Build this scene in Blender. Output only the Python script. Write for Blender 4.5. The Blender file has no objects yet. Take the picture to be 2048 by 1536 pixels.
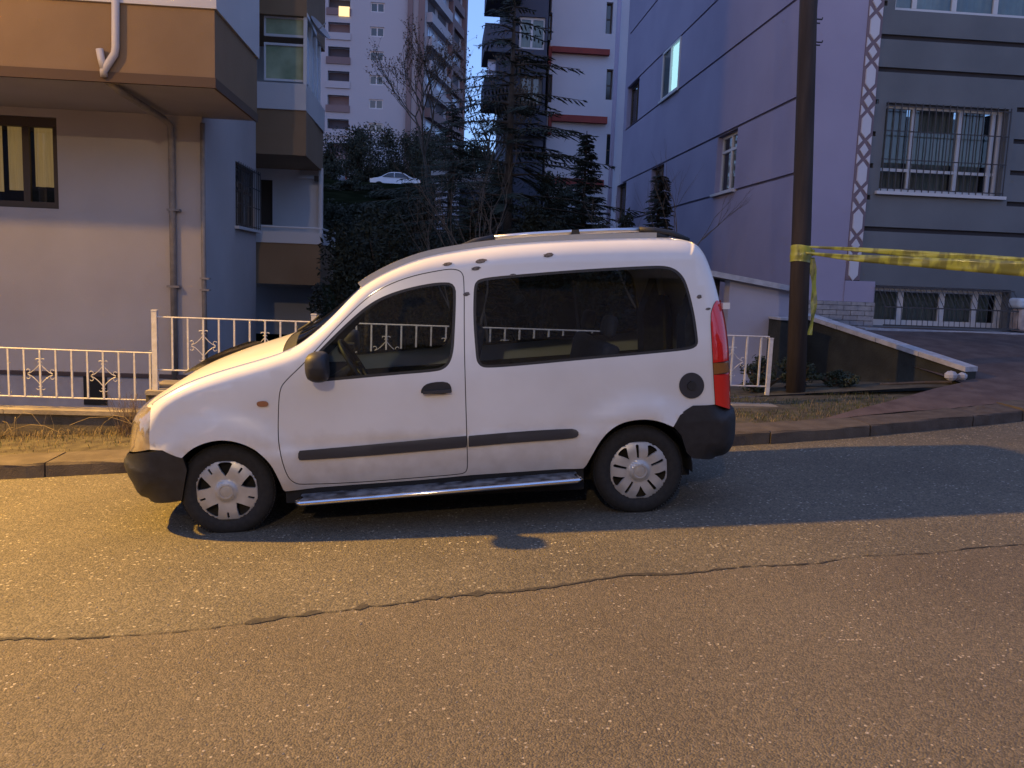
import bpy, math, random
from mathutils import Vector, Matrix
from mathutils.geometry import delaunay_2d_cdt
random.seed(7)
rad = math.radians
sc = bpy.context.scene

# ------------------------------------------------------------------ camera
F = 1700.0; PHI = rad(5.0); H = 1.58; K = 0.064      # lens in photo pixels, street yaw, eye height, street grade
_U = Vector((499, 13130, 1700)).normalized()
_Y = Vector((0, 0, -1)); _Y = (_Y - _U*_Y.dot(_U)).normalized()
_X = _Y.cross(_U)
_c, _s = math.cos(PHI), math.sin(PHI)
def _lw(l): return Vector((_c*l[0]+_s*l[1], -_s*l[0]+_c*l[1], l[2]))
def _cw(d): return _lw((d.dot(_X), d.dot(_Y), d.dot(_U)))
CAM = Vector((0, 0, H))
def ray(u, v): return _cw(Vector((u-1024, -(v-768), -F)))
def atY(u, v, Y): r = ray(u, v); return CAM + r*(Y/r.y)
def atX(u, v, X): r = ray(u, v); return CAM + r*(X/r.x)
def atG(u, v, k=K, z0=0.0): r = ray(u, v); return CAM + r*((H-z0)/(k*r.x-r.z))
cam = bpy.data.objects.new('camera', bpy.data.cameras.new('camera'))
sc.collection.objects.link(cam); sc.camera = cam
cx, cy, cz = _cw(Vector((1,0,0))), _cw(Vector((0,1,0))), _cw(Vector((0,0,1)))
m = Matrix((cx, cy, cz)).transposed().to_4x4(); m.translation = CAM; cam.matrix_world = m
cam.data.sensor_width = 36; cam.data.lens = 36*F/2048; cam.data.clip_end = 2000; cam.data.clip_start = .05

# ------------------------------------------------------------------ sky, sun, exposure
SUN_EL, SUN_ROT = rad(3.0), rad(185)
w = bpy.data.worlds.new('World'); sc.world = w; w.use_nodes = True
nt = w.node_tree; nt.nodes.clear()
sky = nt.nodes.new('ShaderNodeTexSky'); sky.sky_type = 'NISHITA'; sky.sun_disc = False
sky.sun_elevation = SUN_EL; sky.sun_rotation = SUN_ROT; sky.air_density = 1.0; sky.dust_density = .3; sky.ozone_density = 4
bg = nt.nodes.new('ShaderNodeBackground'); bg.inputs[1].default_value = 0.15
tint = nt.nodes.new('ShaderNodeMix'); tint.data_type = 'RGBA'; tint.blend_type = 'MULTIPLY'; tint.inputs[0].default_value = 1
tint.inputs[7].default_value = (1.0, .95, 1.15, 1)
wo = nt.nodes.new('ShaderNodeOutputWorld')
veil = nt.nodes.new('ShaderNodeMix'); veil.data_type = 'RGBA'; veil.inputs[0].default_value = .62; veil.inputs[7].default_value = (.63, .85, 1.68, 1)   # thin even dusk cloud
nt.links.new(sky.outputs[0], tint.inputs[6]); nt.links.new(tint.outputs[2], veil.inputs[6]); nt.links.new(veil.outputs[2], bg.inputs[0]); nt.links.new(bg.outputs[0], wo.inputs[0])
sl = bpy.data.lights.new('sun', 'SUN'); sl.energy = .004; sl.angle = rad(20); sl.color = (.7, .75, 1)
so = bpy.data.objects.new('sun', sl); sc.collection.objects.link(so); so.rotation_euler = (rad(70), 0, rad(20))
sc.view_settings.view_transform = 'Standard'; sc.view_settings.look = 'None'
sc.view_settings.exposure = 2.05; sc.view_settings.gamma = 1; sc.view_settings.use_curve_mapping = False
LAMP = Vector((-7.2, 6.75, 6.3)); LAMP_W = 1900; LAMP_COL = (1.0, .55, .085)

# ------------------------------------------------------------------ helpers
COL = sc.collection
def lin(c):
    return tuple(((x/255)/12.92 if x <= 10 else (((x/255)+.055)/1.055)**2.4) for x in c)
MATS = {}
def mat(name, col, rough=.8, col2=None, scale=8., bump=0., bscale=60., metal=0., coat=0., detail=4., stretch=None, spec=.5, emit=None, estr=0.):
    if name in MATS: return MATS[name]
    M = bpy.data.materials.new(name); M.use_nodes = True; n = M.node_tree; b = n.nodes['Principled BSDF']
    b.inputs['Base Color'].default_value = (*col, 1); b.inputs['Roughness'].default_value = rough
    b.inputs['Metallic'].default_value = metal; b.inputs['Coat Weight'].default_value = coat
    b.inputs['Coat Roughness'].default_value = .06; b.inputs['Specular IOR Level'].default_value = spec
    tc = n.nodes.new('ShaderNodeTexCoord'); mp = n.nodes.new('ShaderNodeMapping')
    n.links.new(tc.outputs['Object'], mp.inputs[0])
    if stretch: mp.inputs['Scale'].default_value = stretch
    if col2 is not None:
        no = n.nodes.new('ShaderNodeTexNoise'); no.inputs['Scale'].default_value = scale; no.inputs['Detail'].default_value = detail
        n.links.new(mp.outputs[0], no.inputs['Vector'])
        cr = n.nodes.new('ShaderNodeValToRGB'); cr.color_ramp.elements[0].position = .35; cr.color_ramp.elements[1].position = .65
        cr.color_ramp.elements[0].color = (*col, 1); cr.color_ramp.elements[1].color = (*col2, 1)
        n.links.new(no.outputs[0], cr.inputs[0]); n.links.new(cr.outputs[0], b.inputs['Base Color'])
    if bump:
        nb = n.nodes.new('ShaderNodeTexNoise'); nb.inputs['Scale'].default_value = bscale; nb.inputs['Detail'].default_value = 5
        bp = n.nodes.new('ShaderNodeBump'); bp.inputs['Strength'].default_value = bump; bp.inputs['Distance'].default_value = .01
        n.links.new(mp.outputs[0], nb.inputs['Vector']); n.links.new(nb.outputs[0], bp.inputs['Height']); n.links.new(bp.outputs[0], b.inputs['Normal'])
    if spec == 0: b.inputs['Specular IOR Level'].default_value = 0
    if emit: b.inputs['Emission Color'].default_value = (*emit, 1); b.inputs['Emission Strength'].default_value = estr
    MATS[name] = M; return M
def glass_mat(name, tintc, refl=.06, rough=.02):
    if name in MATS: return MATS[name]
    M = bpy.data.materials.new(name); M.use_nodes = True; n = M.node_tree; n.nodes.clear()
    o = n.nodes.new('ShaderNodeOutputMaterial'); t = n.nodes.new('ShaderNodeBsdfTransparent'); g = n.nodes.new('ShaderNodeBsdfGlossy')
    t.inputs[0].default_value = (*tintc, 1); g.inputs['Roughness'].default_value = rough
    f = n.nodes.new('ShaderNodeLayerWeight'); f.inputs[0].default_value = .5      # Schlick, the same from both sides of the pane
    pw = n.nodes.new('ShaderNodeMath'); pw.operation = 'POWER'; pw.inputs[1].default_value = 5; n.links.new(f.outputs['Facing'], pw.inputs[0])
    ma = n.nodes.new('ShaderNodeMath'); ma.operation = 'MULTIPLY_ADD'; ma.inputs[1].default_value = 1-refl; ma.inputs[2].default_value = refl
    mx = n.nodes.new('ShaderNodeMixShader')
    n.links.new(pw.outputs[0], ma.inputs[0]); n.links.new(ma.outputs[0], mx.inputs[0]); n.links.new(t.outputs[0], mx.inputs[1]); n.links.new(g.outputs[0], mx.inputs[2]); n.links.new(mx.outputs[0], o.inputs[0])
    MATS[name] = M; return M

class MB:
    def __init__(s): s.v = []; s.f = []
    def add(s, vs, fs):
        o = len(s.v); s.v += [Vector(p) for p in vs]; s.f += [tuple(i+o for i in f) for f in fs]; return s
    def box(s, x0, x1, y0, y1, z0, z1): return s.obox(Vector((0,0,0)), Vector((1,0,0)), Vector((0,1,0)), Vector((0,0,1)), x0, x1, y0, y1, z0, z1)
    def obox(s, o, a, b, c, a0, a1, b0, b1, c0, c1):
        vs = [o+a*i+b*j+c*k for k in (c0, c1) for j in (b0, b1) for i in (a0, a1)]
        return s.add(vs, [(0,2,3,1),(4,5,7,6),(0,1,5,4),(2,6,7,3),(0,4,6,2),(1,3,7,5)])
    def bar(s, p, q, wx, wy=None, up=Vector((0,0,1))):
        p, q = Vector(p), Vector(q); d = (q-p).normalized(); wy = wx if wy is None else wy
        if abs(d.dot(up)) > .98: up = Vector((0,1,0))
        a = d.cross(up).normalized(); b = a.cross(d)
        return s.obox(p, a, b, d, -wx/2, wx/2, -wy/2, wy/2, 0, (q-p).length)
    def tube(s, pts, r, n=8, cap=True):
        pts = [Vector(p) for p in pts]; rs = r if isinstance(r, (list, tuple)) else [r]*len(pts)
        o = len(s.v); up = None
        for i, p in enumerate(pts):
            d = (pts[min(i+1, len(pts)-1)] - pts[max(i-1, 0)])
            d = d.normalized() if d.length > 1e-9 else Vector((0,0,1))
            if up is None: up = Vector((0,0,1)) if abs(d.z) < .9 else Vector((1,0,0))
            a = d.cross(up).normalized(); up = a.cross(d).normalized()
            for k in range(n):
                t = 2*math.pi*k/n; s.v.append(p + (a*math.cos(t) + up*math.sin(t))*rs[i])
        for i in range(len(pts)-1):
            for k in range(n): s.f.append((o+i*n+k, o+i*n+(k+1)%n, o+(i+1)*n+(k+1)%n, o+(i+1)*n+k))
        if cap: s.f.append(tuple(o+k for k in range(n))[::-1]); s.f.append(tuple(o+(len(pts)-1)*n+k for k in range(n)))
        return s
    def grid(s, rows):
        o = len(s.v); n = len(rows[0])
        for r in rows: s.v += [Vector(p) for p in r]
        for i in range(len(rows)-1):
            for k in range(n-1): s.f.append((o+i*n+k, o+i*n+k+1, o+(i+1)*n+k+1, o+(i+1)*n+k))
        return s
    def lathe(s, c, axis, prof, n=32):   # prof: (radius, along axis)
        a = Vector(axis).normalized(); u = a.orthogonal().normalized(); w_ = a.cross(u)
        rows = [[Vector(c)+a*h+(u*math.cos(2*math.pi*k/n)+w_*math.sin(2*math.pi*k/n))*r for k in range(n+1)] for r, h in prof]
        return s.grid(rows)
def mesh_of(name, mb, M, smooth=False, normals=None):
    me = bpy.data.meshes.new(name); me.from_pydata([tuple(v) for v in mb.v], [], mb.f); me.update()
    if M: me.materials.append(M)
    if smooth:
        me.shade_smooth() if hasattr(me, 'shade_smooth') else [setattr(p, 'use_smooth', True) for p in me.polygons]
    if normals: me.normals_split_custom_set_from_vertices([tuple(n) for n in normals])
    return me
MATR = {}
def thing(name, label, cat, loc=(0,0,0), rot=None, group=None):
    o = bpy.data.objects.new(name, None); COL.objects.link(o); o.empty_display_size = .2
    M_ = Matrix.Translation(Vector(loc)) @ (rot.to_4x4() if rot else Matrix.Identity(4))
    o.matrix_world = M_; MATR[o.name] = M_
    o['label'] = label; o['category'] = cat
    if group: o['group'] = group
    return o
def part(name, mb, M, parent=None, smooth=False, local=False, normals=None, label=None, kind=None):
    if parent is not None and not local:
        inv = MATR[parent.name].inverted(); mb.v = [inv @ v for v in mb.v]
    me = mesh_of(name, mb, M, smooth, normals)
    o = bpy.data.objects.new(name, me); COL.objects.link(o)
    if parent is not None: o.parent = parent; MATR[o.name] = MATR[parent.name]
    else: MATR[o.name] = Matrix.Identity(4)
    if label: o['label'] = label
    if kind: o['kind'] = kind
    return o
def shared(name, me, parent, mw, label=None):      # object reusing a mesh, placed by its matrix in the parent's frame
    o = bpy.data.objects.new(name, me); COL.objects.link(o); o.parent = parent; o.matrix_basis = mw; MATR[o.name] = MATR[parent.name]
    return o
def tag(o, label, cat, group=None):
    o['label'] = label; o['category'] = cat
    if group: o['group'] = group
    return o
def copy_tree(o, parent=None):
    c = o.copy(); COL.objects.link(c)
    if parent is not None: c.parent = parent
    for ch in list(o.children): copy_tree(ch, c)
    return c
def struct(name, mb, M, smooth=False, kind='structure'):
    o = part(name, mb, M, None, smooth); o['kind'] = kind; return o
def chaikin(p, it=2, closed=False):
    for _ in range(it):
        q = []; n = len(p)
        rng = range(n if closed else n-1)
        if not closed: q.append(p[0])
        for i in rng:
            a, b = p[i], p[(i+1) % n]
            q += [tuple(a[k]*.75+b[k]*.25 for k in range(len(a))), tuple(a[k]*.25+b[k]*.75 for k in range(len(a)))]
        if not closed: q.append(p[-1])
        p = q
    return p
def resamp(p, step, closed=False):
    p = list(p) + ([p[0]] if closed else []); out = [p[0]]
    for a, b in zip(p, p[1:]):
        d = math.dist(a, b)
        if d < 1e-6: continue
        n = max(1, round(d/step))
        for k in range(1, n+1): out.append(tuple(a[i]+(b[i]-a[i])*k/n for i in range(len(a))))
    # drop points closer than step/3
    r = [out[0]]
    for q in out[1:]:
        if math.dist(q, r[-1]) > step*.34: r.append(q)
    if closed and math.dist(r[0], r[-1]) < step*.34: r.pop()
    return r
def inside(x, y, poly):
    c = False; n = len(poly); j = n-1
    for i in range(n):
        xi, yi = poly[i][0], poly[i][1]; xj, yj = poly[j][0], poly[j][1]
        if (yi > y) != (yj > y) and x < (xj-xi)*(y-yi)/(yj-yi)+xi: c = not c
        j = i
    return c
def cdt(outer, holes, step, extra=()):
    vs = [Vector((p[0], p[1])) for p in outer]; es = [(i, (i+1) % len(outer)) for i in range(len(outer))]
    for h in holes:
        o = len(vs); vs += [Vector((p[0], p[1])) for p in h]; es += [(o+i, o+(i+1) % len(h)) for i in range(len(h))]
    bset = vs[:]
    xs = [p[0] for p in outer]; ys = [p[1] for p in outer]
    def ok(x, y, tol):
        if not inside(x, y, outer) or any(inside(x, y, h) for h in holes): return False
        return all((b.x-x)**2+(b.y-y)**2 > tol*tol for b in bset)
    for p in extra:
        if ok(p[0], p[1], .006): vs.append(Vector((p[0], p[1])))
    if step:
        y = min(ys)+step*.5
        while y < max(ys):
            x = min(xs)+step*.5
            while x < max(xs):
                if ok(x, y, step*.45): vs.append(Vector((x, y)))
                x += step
            y += step
    V, E_, Fc, *_ = delaunay_2d_cdt(vs, es, [], 0, 1e-6)
    out = []
    for f in Fc:
        c = sum((V[i] for i in f), Vector((0, 0)))/len(f)
        if inside(c.x, c.y, outer) and not any(inside(c.x, c.y, h) for h in holes):
            a = V[f[1]]-V[f[0]]; b = V[f[2]]-V[f[0]]
            out.append(tuple(f) if a.x*b.y-a.y*b.x > 0 else tuple(f)[::-1])
    return V, out

# ------------------------------------------------------------------ materials
def road_mat(name, dark, light, fleck, vs=120., amt=.35):   # aggregate, flecks and wear
    M = bpy.data.materials.new(name); M.use_nodes = True; n = M.node_tree; b = n.nodes['Principled BSDF']
    tc = n.nodes.new('ShaderNodeTexCoord'); L = n.links.new
    def noise(s, d=4):
        q = n.nodes.new('ShaderNodeTexNoise'); q.inputs['Scale'].default_value = s; q.inputs['Detail'].default_value = d; L(tc.outputs['Object'], q.inputs['Vector']); return q
    def ramp(src, p0, c0, p1, c1):
        r = n.nodes.new('ShaderNodeValToRGB'); r.color_ramp.elements[0].position = p0; r.color_ramp.elements[1].position = p1
        r.color_ramp.elements[0].color = (*c0, 1); r.color_ramp.elements[1].color = (*c1, 1); L(src, r.inputs[0]); return r
    def mix(f, a, c, mode='MIX'):
        x = n.nodes.new('ShaderNodeMix'); x.data_type = 'RGBA'; x.blend_type = mode
        if hasattr(f, 'links'): L(f, x.inputs[0])
        else: x.inputs[0].default_value = f
        L(a, x.inputs[6]); L(c, x.inputs[7]); return x
    big = ramp(noise(.9, 5).outputs[0], .3, dark, .7, light)
    vo = n.nodes.new('ShaderNodeTexVoronoi'); vo.inputs['Scale'].default_value = vs; L(tc.outputs['Object'], vo.inputs['Vector'])
    g = ramp(vo.outputs['Color'], .25, (.62,.62,.62), .75, (1.26,1.22,1.15))
    a = mix(.9, big.outputs[0], g.outputs[0], 'MULTIPLY')
    v2 = n.nodes.new('ShaderNodeTexVoronoi'); v2.inputs['Scale'].default_value = vs*.45; L(tc.outputs['Object'], v2.inputs['Vector'])
    sep = n.nodes.new('ShaderNodeSeparateColor'); L(v2.outputs['Color'], sep.inputs[0])
    fm = ramp(sep.outputs[0], 1-amt*.28, (0,0,0), 1-amt*.28+.02, (1,1,1))
    dm = ramp(v2.outputs['Distance'], .25, (1,1,1), .42, (0,0,0))
    mm = n.nodes.new('ShaderNodeMath'); mm.operation = 'MULTIPLY'; L(fm.outputs[0], mm.inputs[0]); L(dm.outputs[0], mm.inputs[1])
    patch = ramp(noise(3.2, 3).outputs[0], .35, (.15,.15,.15), .62, (1,1,1))
    m2 = n.nodes.new('ShaderNodeMath'); m2.operation = 'MULTIPLY'; L(mm.outputs[0], m2.inputs[0]); L(patch.outputs[0], m2.inputs[1])
    fl = n.nodes.new('ShaderNodeRGB'); fl.outputs[0].default_value = (*fleck, 1)
    a2 = mix(m2.outputs[0], a.outputs[2], fl.outputs[0])
    L(a2.outputs[2], b.inputs['Base Color']); b.inputs['Roughness'].default_value = .82; b.inputs['Specular IOR Level'].default_value = .35
    bp = n.nodes.new('ShaderNodeBump'); bp.inputs['Strength'].default_value = .8; bp.inputs['Distance'].default_value = .006
    L(vo.outputs['Distance'], bp.inputs['Height']); bp.invert = True
    bp2 = n.nodes.new('ShaderNodeBump'); bp2.inputs['Strength'].default_value = .22; bp2.inputs['Distance'].default_value = .02
    L(noise(22, 4).outputs[0], bp2.inputs['Height']); L(bp.outputs[0], bp2.inputs['Normal']); L(bp2.outputs[0], b.inputs['Normal'])
    return M
M_roadfar = road_mat('asphalt_coarse', (.105,.094,.074), (.15,.134,.103), (.42,.38,.3), 95, .55)
M_roadnear = road_mat('asphalt_smooth', (.118,.100,.076), (.15,.13,.10), (.45,.40,.33), 130, .32)
M_tar = mat('joint_tar', (.03,.027,.024), .9, (.06,.052,.042), 30, .6, 80)
M_slab = mat('pavement_concrete', (.07,.055,.042), .9, (.105,.085,.065), 6, .5, 90)
M_kerb = mat('kerb_concrete', (.06,.046,.036), .9, (.09,.072,.058), 9, .6, 60)
M_soil = mat('soil', (.045,.035,.022), 1, (.10,.085,.05), 7, 1., 40)
M_drive = mat('driveway_paving', (.075,.048,.042), .9, (.115,.08,.07), 5, .6, 60)
M_white = mat('van_paint', (.74,.74,.73), .28, (.66,.65,.63), 1.6, 0, coat=.6)
def dirty(M):   # road dirt thrown up along the bottom of the flanks
    n = M.node_tree; b = n.nodes['Principled BSDF']; L = n.links.new
    src = b.inputs['Base Color'].links[0].from_socket
    tc = n.nodes.new('ShaderNodeTexCoord'); sx = n.nodes.new('ShaderNodeSeparateXYZ'); L(tc.outputs['Object'], sx.inputs[0])
    no = n.nodes.new('ShaderNodeTexNoise'); no.inputs['Scale'].default_value = 9; no.inputs['Detail'].default_value = 8; L(tc.outputs['Object'], no.inputs['Vector'])
    a = n.nodes.new('ShaderNodeMath'); a.operation = 'MULTIPLY_ADD'; a.inputs[1].default_value = -.30; L(no.outputs[0], a.inputs[0]); L(sx.outputs['Z'], a.inputs[2])
    mr = n.nodes.new('ShaderNodeMapRange'); mr.inputs['From Min'].default_value = .12; mr.inputs['From Max'].default_value = .46; mr.inputs['To Min'].default_value = .6; mr.inputs['To Max'].default_value = 0; L(a.outputs[0], mr.inputs[0])
    x = n.nodes.new('ShaderNodeMix'); x.data_type = 'RGBA'; x.inputs[7].default_value = (.26,.20,.145,1); L(mr.outputs[0], x.inputs[0]); L(src, x.inputs[6]); L(x.outputs[2], b.inputs['Base Color'])
    r = n.nodes.new('ShaderNodeMapRange'); r.inputs['From Max'].default_value = .6; r.inputs['To Min'].default_value = .3; r.inputs['To Max'].default_value = .8; L(mr.outputs[0], r.inputs[0]); L(r.outputs[0], b.inputs['Roughness'])
dirty(M_white)
M_plastic = mat('black_plastic', (.012,.013,.016), .55, (.02,.021,.025), 20, .15, 300)
M_trim = mat('moulding_plastic', (.028,.03,.038), .5)
M_rubber = mat('rubber', (.012,.012,.012), .85, (.02,.019,.018), 40, .2, 120)
M_under = mat('underbody', (.008,.008,.008), .9)
M_seam = mat('seam_dark', (.05,.05,.055), .8)
M_chrome = mat('chrome', (.75,.76,.8), .14, metal=1)
M_alu = mat('aluminium', (.62,.64,.68), .32, metal=.9)
M_capf = mat('hub_cap_silver', (.50,.49,.47), .38, (.42,.41,.39), 14, metal=.35)
M_fabric = mat('seat_fabric', (.03,.03,.034), .95, (.045,.045,.05), 30)
M_carglass = glass_mat('car_glass', (.70,.78,.82), .10)
M_darkglass = glass_mat('car_glass_rear', (.64,.72,.76), .10)

# ------------------------------------------------------------------ the white van
TH = math.atan(K)
CR = Matrix(((math.cos(TH), 0, -math.sin(TH)), (0, 1, 0), (math.sin(TH), 0, math.cos(TH))))
CO = Vector((-1.277, 5.2, -1.277*K))
CI = (Matrix.Translation(CO) @ CR.to_4x4()).inverted()
def PC(u, v, y=0.0):
    r = ray(u, v); p = CI @ CAM; d = CI.to_3x3() @ r; t = (y-p.y)/d.y; q = p + d*t; return (q.x, q.z)
def PL(pts, y=0.0): return [PC(u, v, y) for u, v in pts]
CW = 1.66                                                  # width over the flanks
van = thing('parked_van', 'white high roofed passenger van with dark windows and roof rails parked at the kerb', 'van', CO, CR)
WF = (0.0, PC(452, 985, .0)[1]); WR = (PC(1281, 944, 0)[0], PC(1281, 944, 0)[1]); RT = .288
WF = (PC(452, 985, .02)[0], WF[1])
# silhouette from the front bumper top over the bonnet, screen, roof and down the tail
sil_px = [(273,893),(276,860),(284,832),(296,815),(312,803),(340,783),(380,762),(440,741),(500,724),(552,709),(590,694),
          (621,672),(650,647),(680,617),(705,590),(728,570),(760,551),(800,532),(850,514),(905,503),(980,492),(1060,485),(1150,480),
          (1250,477),(1330,476),(1370,479),(1393,487),(1407,503),(1417,527),(1426,560),(1434,600),(1441,640),(1445,700),(1447,760),(1448,812)]
def sil_in(i, u):   # how far inboard the outline really lies
    if u < 300: return .42
    if u < 330: return .25
    if u < 600: return .12
    if u < 760: return .15
    return .20
sil0 = [PC(u, v, sil_in(i, u)) for i, (u, v) in enumerate(sil_px)]
sil = resamp(chaikin(sil0, 2), .022)
# arc-length parameter, radius of edge rounding
def nearest(x, z, S=None):
    S = S or sil; best = 9; bi = 0
    for i in range(len(S)-1):
        ax, az = S[i]; bx, bz = S[i+1]; dx, dz = bx-ax, bz-az; t = ((x-ax)*dx+(z-az)*dz)/(dx*dx+dz*dz); t = 0 if t < 0 else 1 if t > 1 else t
        d = math.hypot(x-ax-dx*t, z-az-dz*t)
        if d < best: best = d; bi = i+t
    return best, bi
def idx_of(u, v, y=.2): return nearest(*PC(u, v, y))[1]
I_nose = idx_of(303, 809, .25); I_cowl = idx_of(582, 698, .12); I_roof = idx_of(724, 573, .15); I_tail = idx_of(1384, 483, .2)
def erad(i):
    def sm(a, b, t): t = max(0, min(1, t)); t = t*t*(3-2*t); return a+(b-a)*t
    if i < I_cowl: return sm(.30, .085, (i-0)/(I_nose*1.6))
    if i < I_roof: return sm(.085, .07, (i-I_cowl)/(I_roof-I_cowl))
    if i < I_tail: return sm(.07, .11, (i-I_roof)/34)
    return .10
BASE = [(.0,.07),(.2,.045),(.35,.015),(.5,.0),(.9,.0),(1.02,.012),(1.2,.045),(1.5,.10),(1.75,.14),(2.2,.2)]
def base_in(x, z):
    zz = z - max(0, x)*.028
    for (a, b), (c, d) in zip(BASE, BASE[1:]):
        if zz <= c:
            t = max(0, (zz-a)/(c-a)); t = t*t*(3-2*t) if False else t
            return b+(d-b)*t
    return BASE[-1][1]
def sm01(t): t = max(0, min(1, t)); return t*t*(3-2*t)
def body_in(x, z):
    d, i = nearest(x, z); r = erad(i); b = (base_in(x, z-.03)+base_in(x, z)+base_in(x, z+.03))/3
    b += .05*sm01((-.25-x)/.45)                            # plan taper towards the nose
    if d < r: k = (r-d)/r; b += r*(1-math.sqrt(max(0, 1-k*k)))
    for cx_, cz_, ra in ((WF[0], WF[1], .345), (WR[0], WR[1], .345)):
        q = math.hypot(x-cx_, z-cz_)
        if q < ra+.20 and z > cz_-.25: b -= .026*sm01((ra+.19-q)/.15)*sm01((z-cz_+.20)/.25)
    # shallow swage above the sill
    b += .006*math.exp(-((z-.52-x*.03)/.02)**2)
    return b
def nrm(fn, x, z, far=False):
    e = .003; gx = (fn(x+e, z)-fn(x-e, z))/(2*e); gz = (fn(x, z+e)-fn(x, z-e))/(2*e)
    gx = max(-8, min(8, gx)); gz = max(-8, min(8, gz))
    n = Vector((gx, -1, gz)).normalized(); return Vector((n.x, -n.y, n.z)) if far else n
# rounded rows near the outline so that the roof edge is smooth
def offs(r_of=erad, S=None):
    S = S or sil; out = []
    for i in range(1, len(S)-1):
        (ax, az), (bx, bz) = S[i-1], S[i+1]; L_ = math.hypot(bx-ax, bz-az); nx, nz = (bz-az)/L_, -(bx-ax)/L_
        r = r_of(i)
        for a in (18, 34, 50, 66, 82): d = r*(1-math.cos(rad(a))) if False else r*(1-math.cos(rad(a))); out.append((S[i][0]+nx*d, S[i][1]+nz*d))
    return out
OFFS = offs()
def both(name, outer, holes, step, M, fn=body_in, extra=(), parent=van, thick=0, far=True, pull=0., label=None):
    V, Fc = cdt(outer, holes, step, extra); res = []
    for side in ((0, 1) if far else (0,)):
        mb = MB(); ns = []
        for p in V:
            y = fn(p.x, p.y)+pull; mb.v.append(Vector((p.x, CW-y if side else y, p.y))); ns.append(nrm(fn, p.x, p.y, bool(side)))
        mb.f = [f[::-1] if side else f for f in Fc]
        if thick:   # rim returning inwards
            n0 = len(mb.v); loops = [outer]+list(holes); k = 0
            for lp in loops:
                nn = len(lp); o = len(mb.v)
                for q in range(nn):
                    v = mb.v[k+q].copy(); v.y += -thick if side else thick; mb.v.append(v); ns.append(ns[k+q])
                for q in range(nn):
                    a, b = k+q, k+(q+1) % nn; c, d = o+(q+1) % nn, o+q
                    mb.f.append((a, b, c, d) if side else (b, a, d, c))
                k += nn
        res.append(part(name, mb, M, parent, True, True, ns, label))
    return res
def arch(c, r, a0, a1, n=26): return [(c[0]+r*math.cos(rad(a0+(a1-a0)*k/n)), c[1]+r*math.sin(rad(a0+(a1-a0)*k/n))) for k in range(n+1)]
archF = chaikin(PL([(365,915),(386,895),(416,882),(451,877),(489,885),(518,901),(542,924),(556,951),(567,980)], .01), 2)
archR = chaikin(PL([(1172,931),(1184,907),(1198,881),(1217,858),(1246,842),(1282,836),(1315,840),(1344,852)], .01), 2)
sill = PL([(571,982),(700,971),(842,961),(944,951),(1050,944),(1166,936)], .02)
# body outline, clockwise from the nose
rear_cut = PL([(1357,828),(1385,812)], .02)
low = archF + sill + archR + rear_cut
tailx_bottom = sil[-1]
I_lampT = idx_of(1434, 601, .2)
lampL = chaikin(PL([(1434,600),(1424,612),(1418,632),(1418,700),(1421,760),(1424,806)], .06), 1)  # inner line of the tail light
silA = sil[int(I_nose)+1:int(I_lampT)+1]
hl_line = PL([(309,812),(311,835),(310,865),(310,893)], .12)     # rear line of the headlight
body_outer = silA + lampL[1:] + low[::-1] + [PC(330, 897, .04), ] + hl_line[::-1]
# door seam
door_px = [(606,969),(705,966),(842,955),(915,949),(930,946),(936,938),(935,896),(932,800),(929,680),(930,560),(925,543),(910,537),(888,538),(818,552),(759,576),(724,602),(677,649),(640,690),(606,728),(575,757),(561,775),(558,820),(558,874),(566,915),(576,948),(588,963)]
door = resamp(chaikin(PL(door_px, .04), 2, True), .03, True)
cd = (sum(p[0] for p in door)/len(door), sum(p[1] for p in door)/len(door))
def shrink(poly, d):
    out = []; n = len(poly); ar = sum(poly[i][0]*poly[(i+1) % n][1]-poly[(i+1) % n][0]*poly[i][1] for i in range(n)); sg = 1 if ar > 0 else -1
    for i in range(n):
        ax, az = poly[i-1]; bx, bz = poly[(i+1) % n]; L_ = math.hypot(bx-ax, bz-az) or 1; out.append((poly[i][0]-(bz-az)/L_*d*sg, poly[i][1]+(bx-ax)/L_*d*sg))
    return out
fw_px = [(912,566),(876,564),(818,575),(771,590),(736,609),(701,639),(665,674),(637,703),(618,724),(612,745),(622,762),(665,759),(794,747),(872,741),(890,735),(901,722),(907,700),(909,674),(912,610)]
fwin = resamp(chaikin(PL(fw_px, .07), 2, True), .03, True)
rw_px = [(947,585),(950,565),(962,557),(1000,552),(1158,539),(1290,532),(1330,531),(1350,536),(1366,549),(1376,570),(1387,626),(1391,672),(1391,688),(1382,695),(1366,699),(1272,708),(1158,718),(1043,729),(975,734),(960,731),(952,720),(950,698),(946,640)]
rwin = resamp(chaikin(PL(rw_px, .07), 2, True), .03, True)
body_r = resamp(body_outer, .03, True)
def clean(poly, it=1): return poly
both('body_side', body_r, [door, rwin], .055, M_white, extra=OFFS, thick=.012)
din = shrink(door, .0055)
doors = both('door', din, [fwin], .05, M_white, extra=OFFS, thick=.02)
# dark backing inside the shut line
both('door_seal', shrink(door, -.02), [shrink(door, .03)], 0, M_seam, pull=.02)
# rubber round the glass, then the panes
def win_in(x, z): return body_in(x, z)+.008
for nm, pw, gm, par in (('side_window', fwin, M_carglass, None), ('rear_side_window', rwin, M_darkglass, None)):
    rs = both(nm, shrink(pw, .004), [], .07, gm, win_in, OFFS)
    for sd, o in enumerate(rs):
        V, Fc = cdt(shrink(pw, -.004), [shrink(pw, .017)], 0); mb = MB(); ns = []
        for p in V:
            y = body_in(p.x, p.y)+.004; mb.v.append(Vector((p.x, CW-y if sd else y, p.y))); ns.append(nrm(body_in, p.x, p.y, bool(sd)))
        mb.f = [f[::-1] if sd else f for f in Fc]
        part('window_seal', mb, M_plastic, o, True, True, ns)
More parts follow.
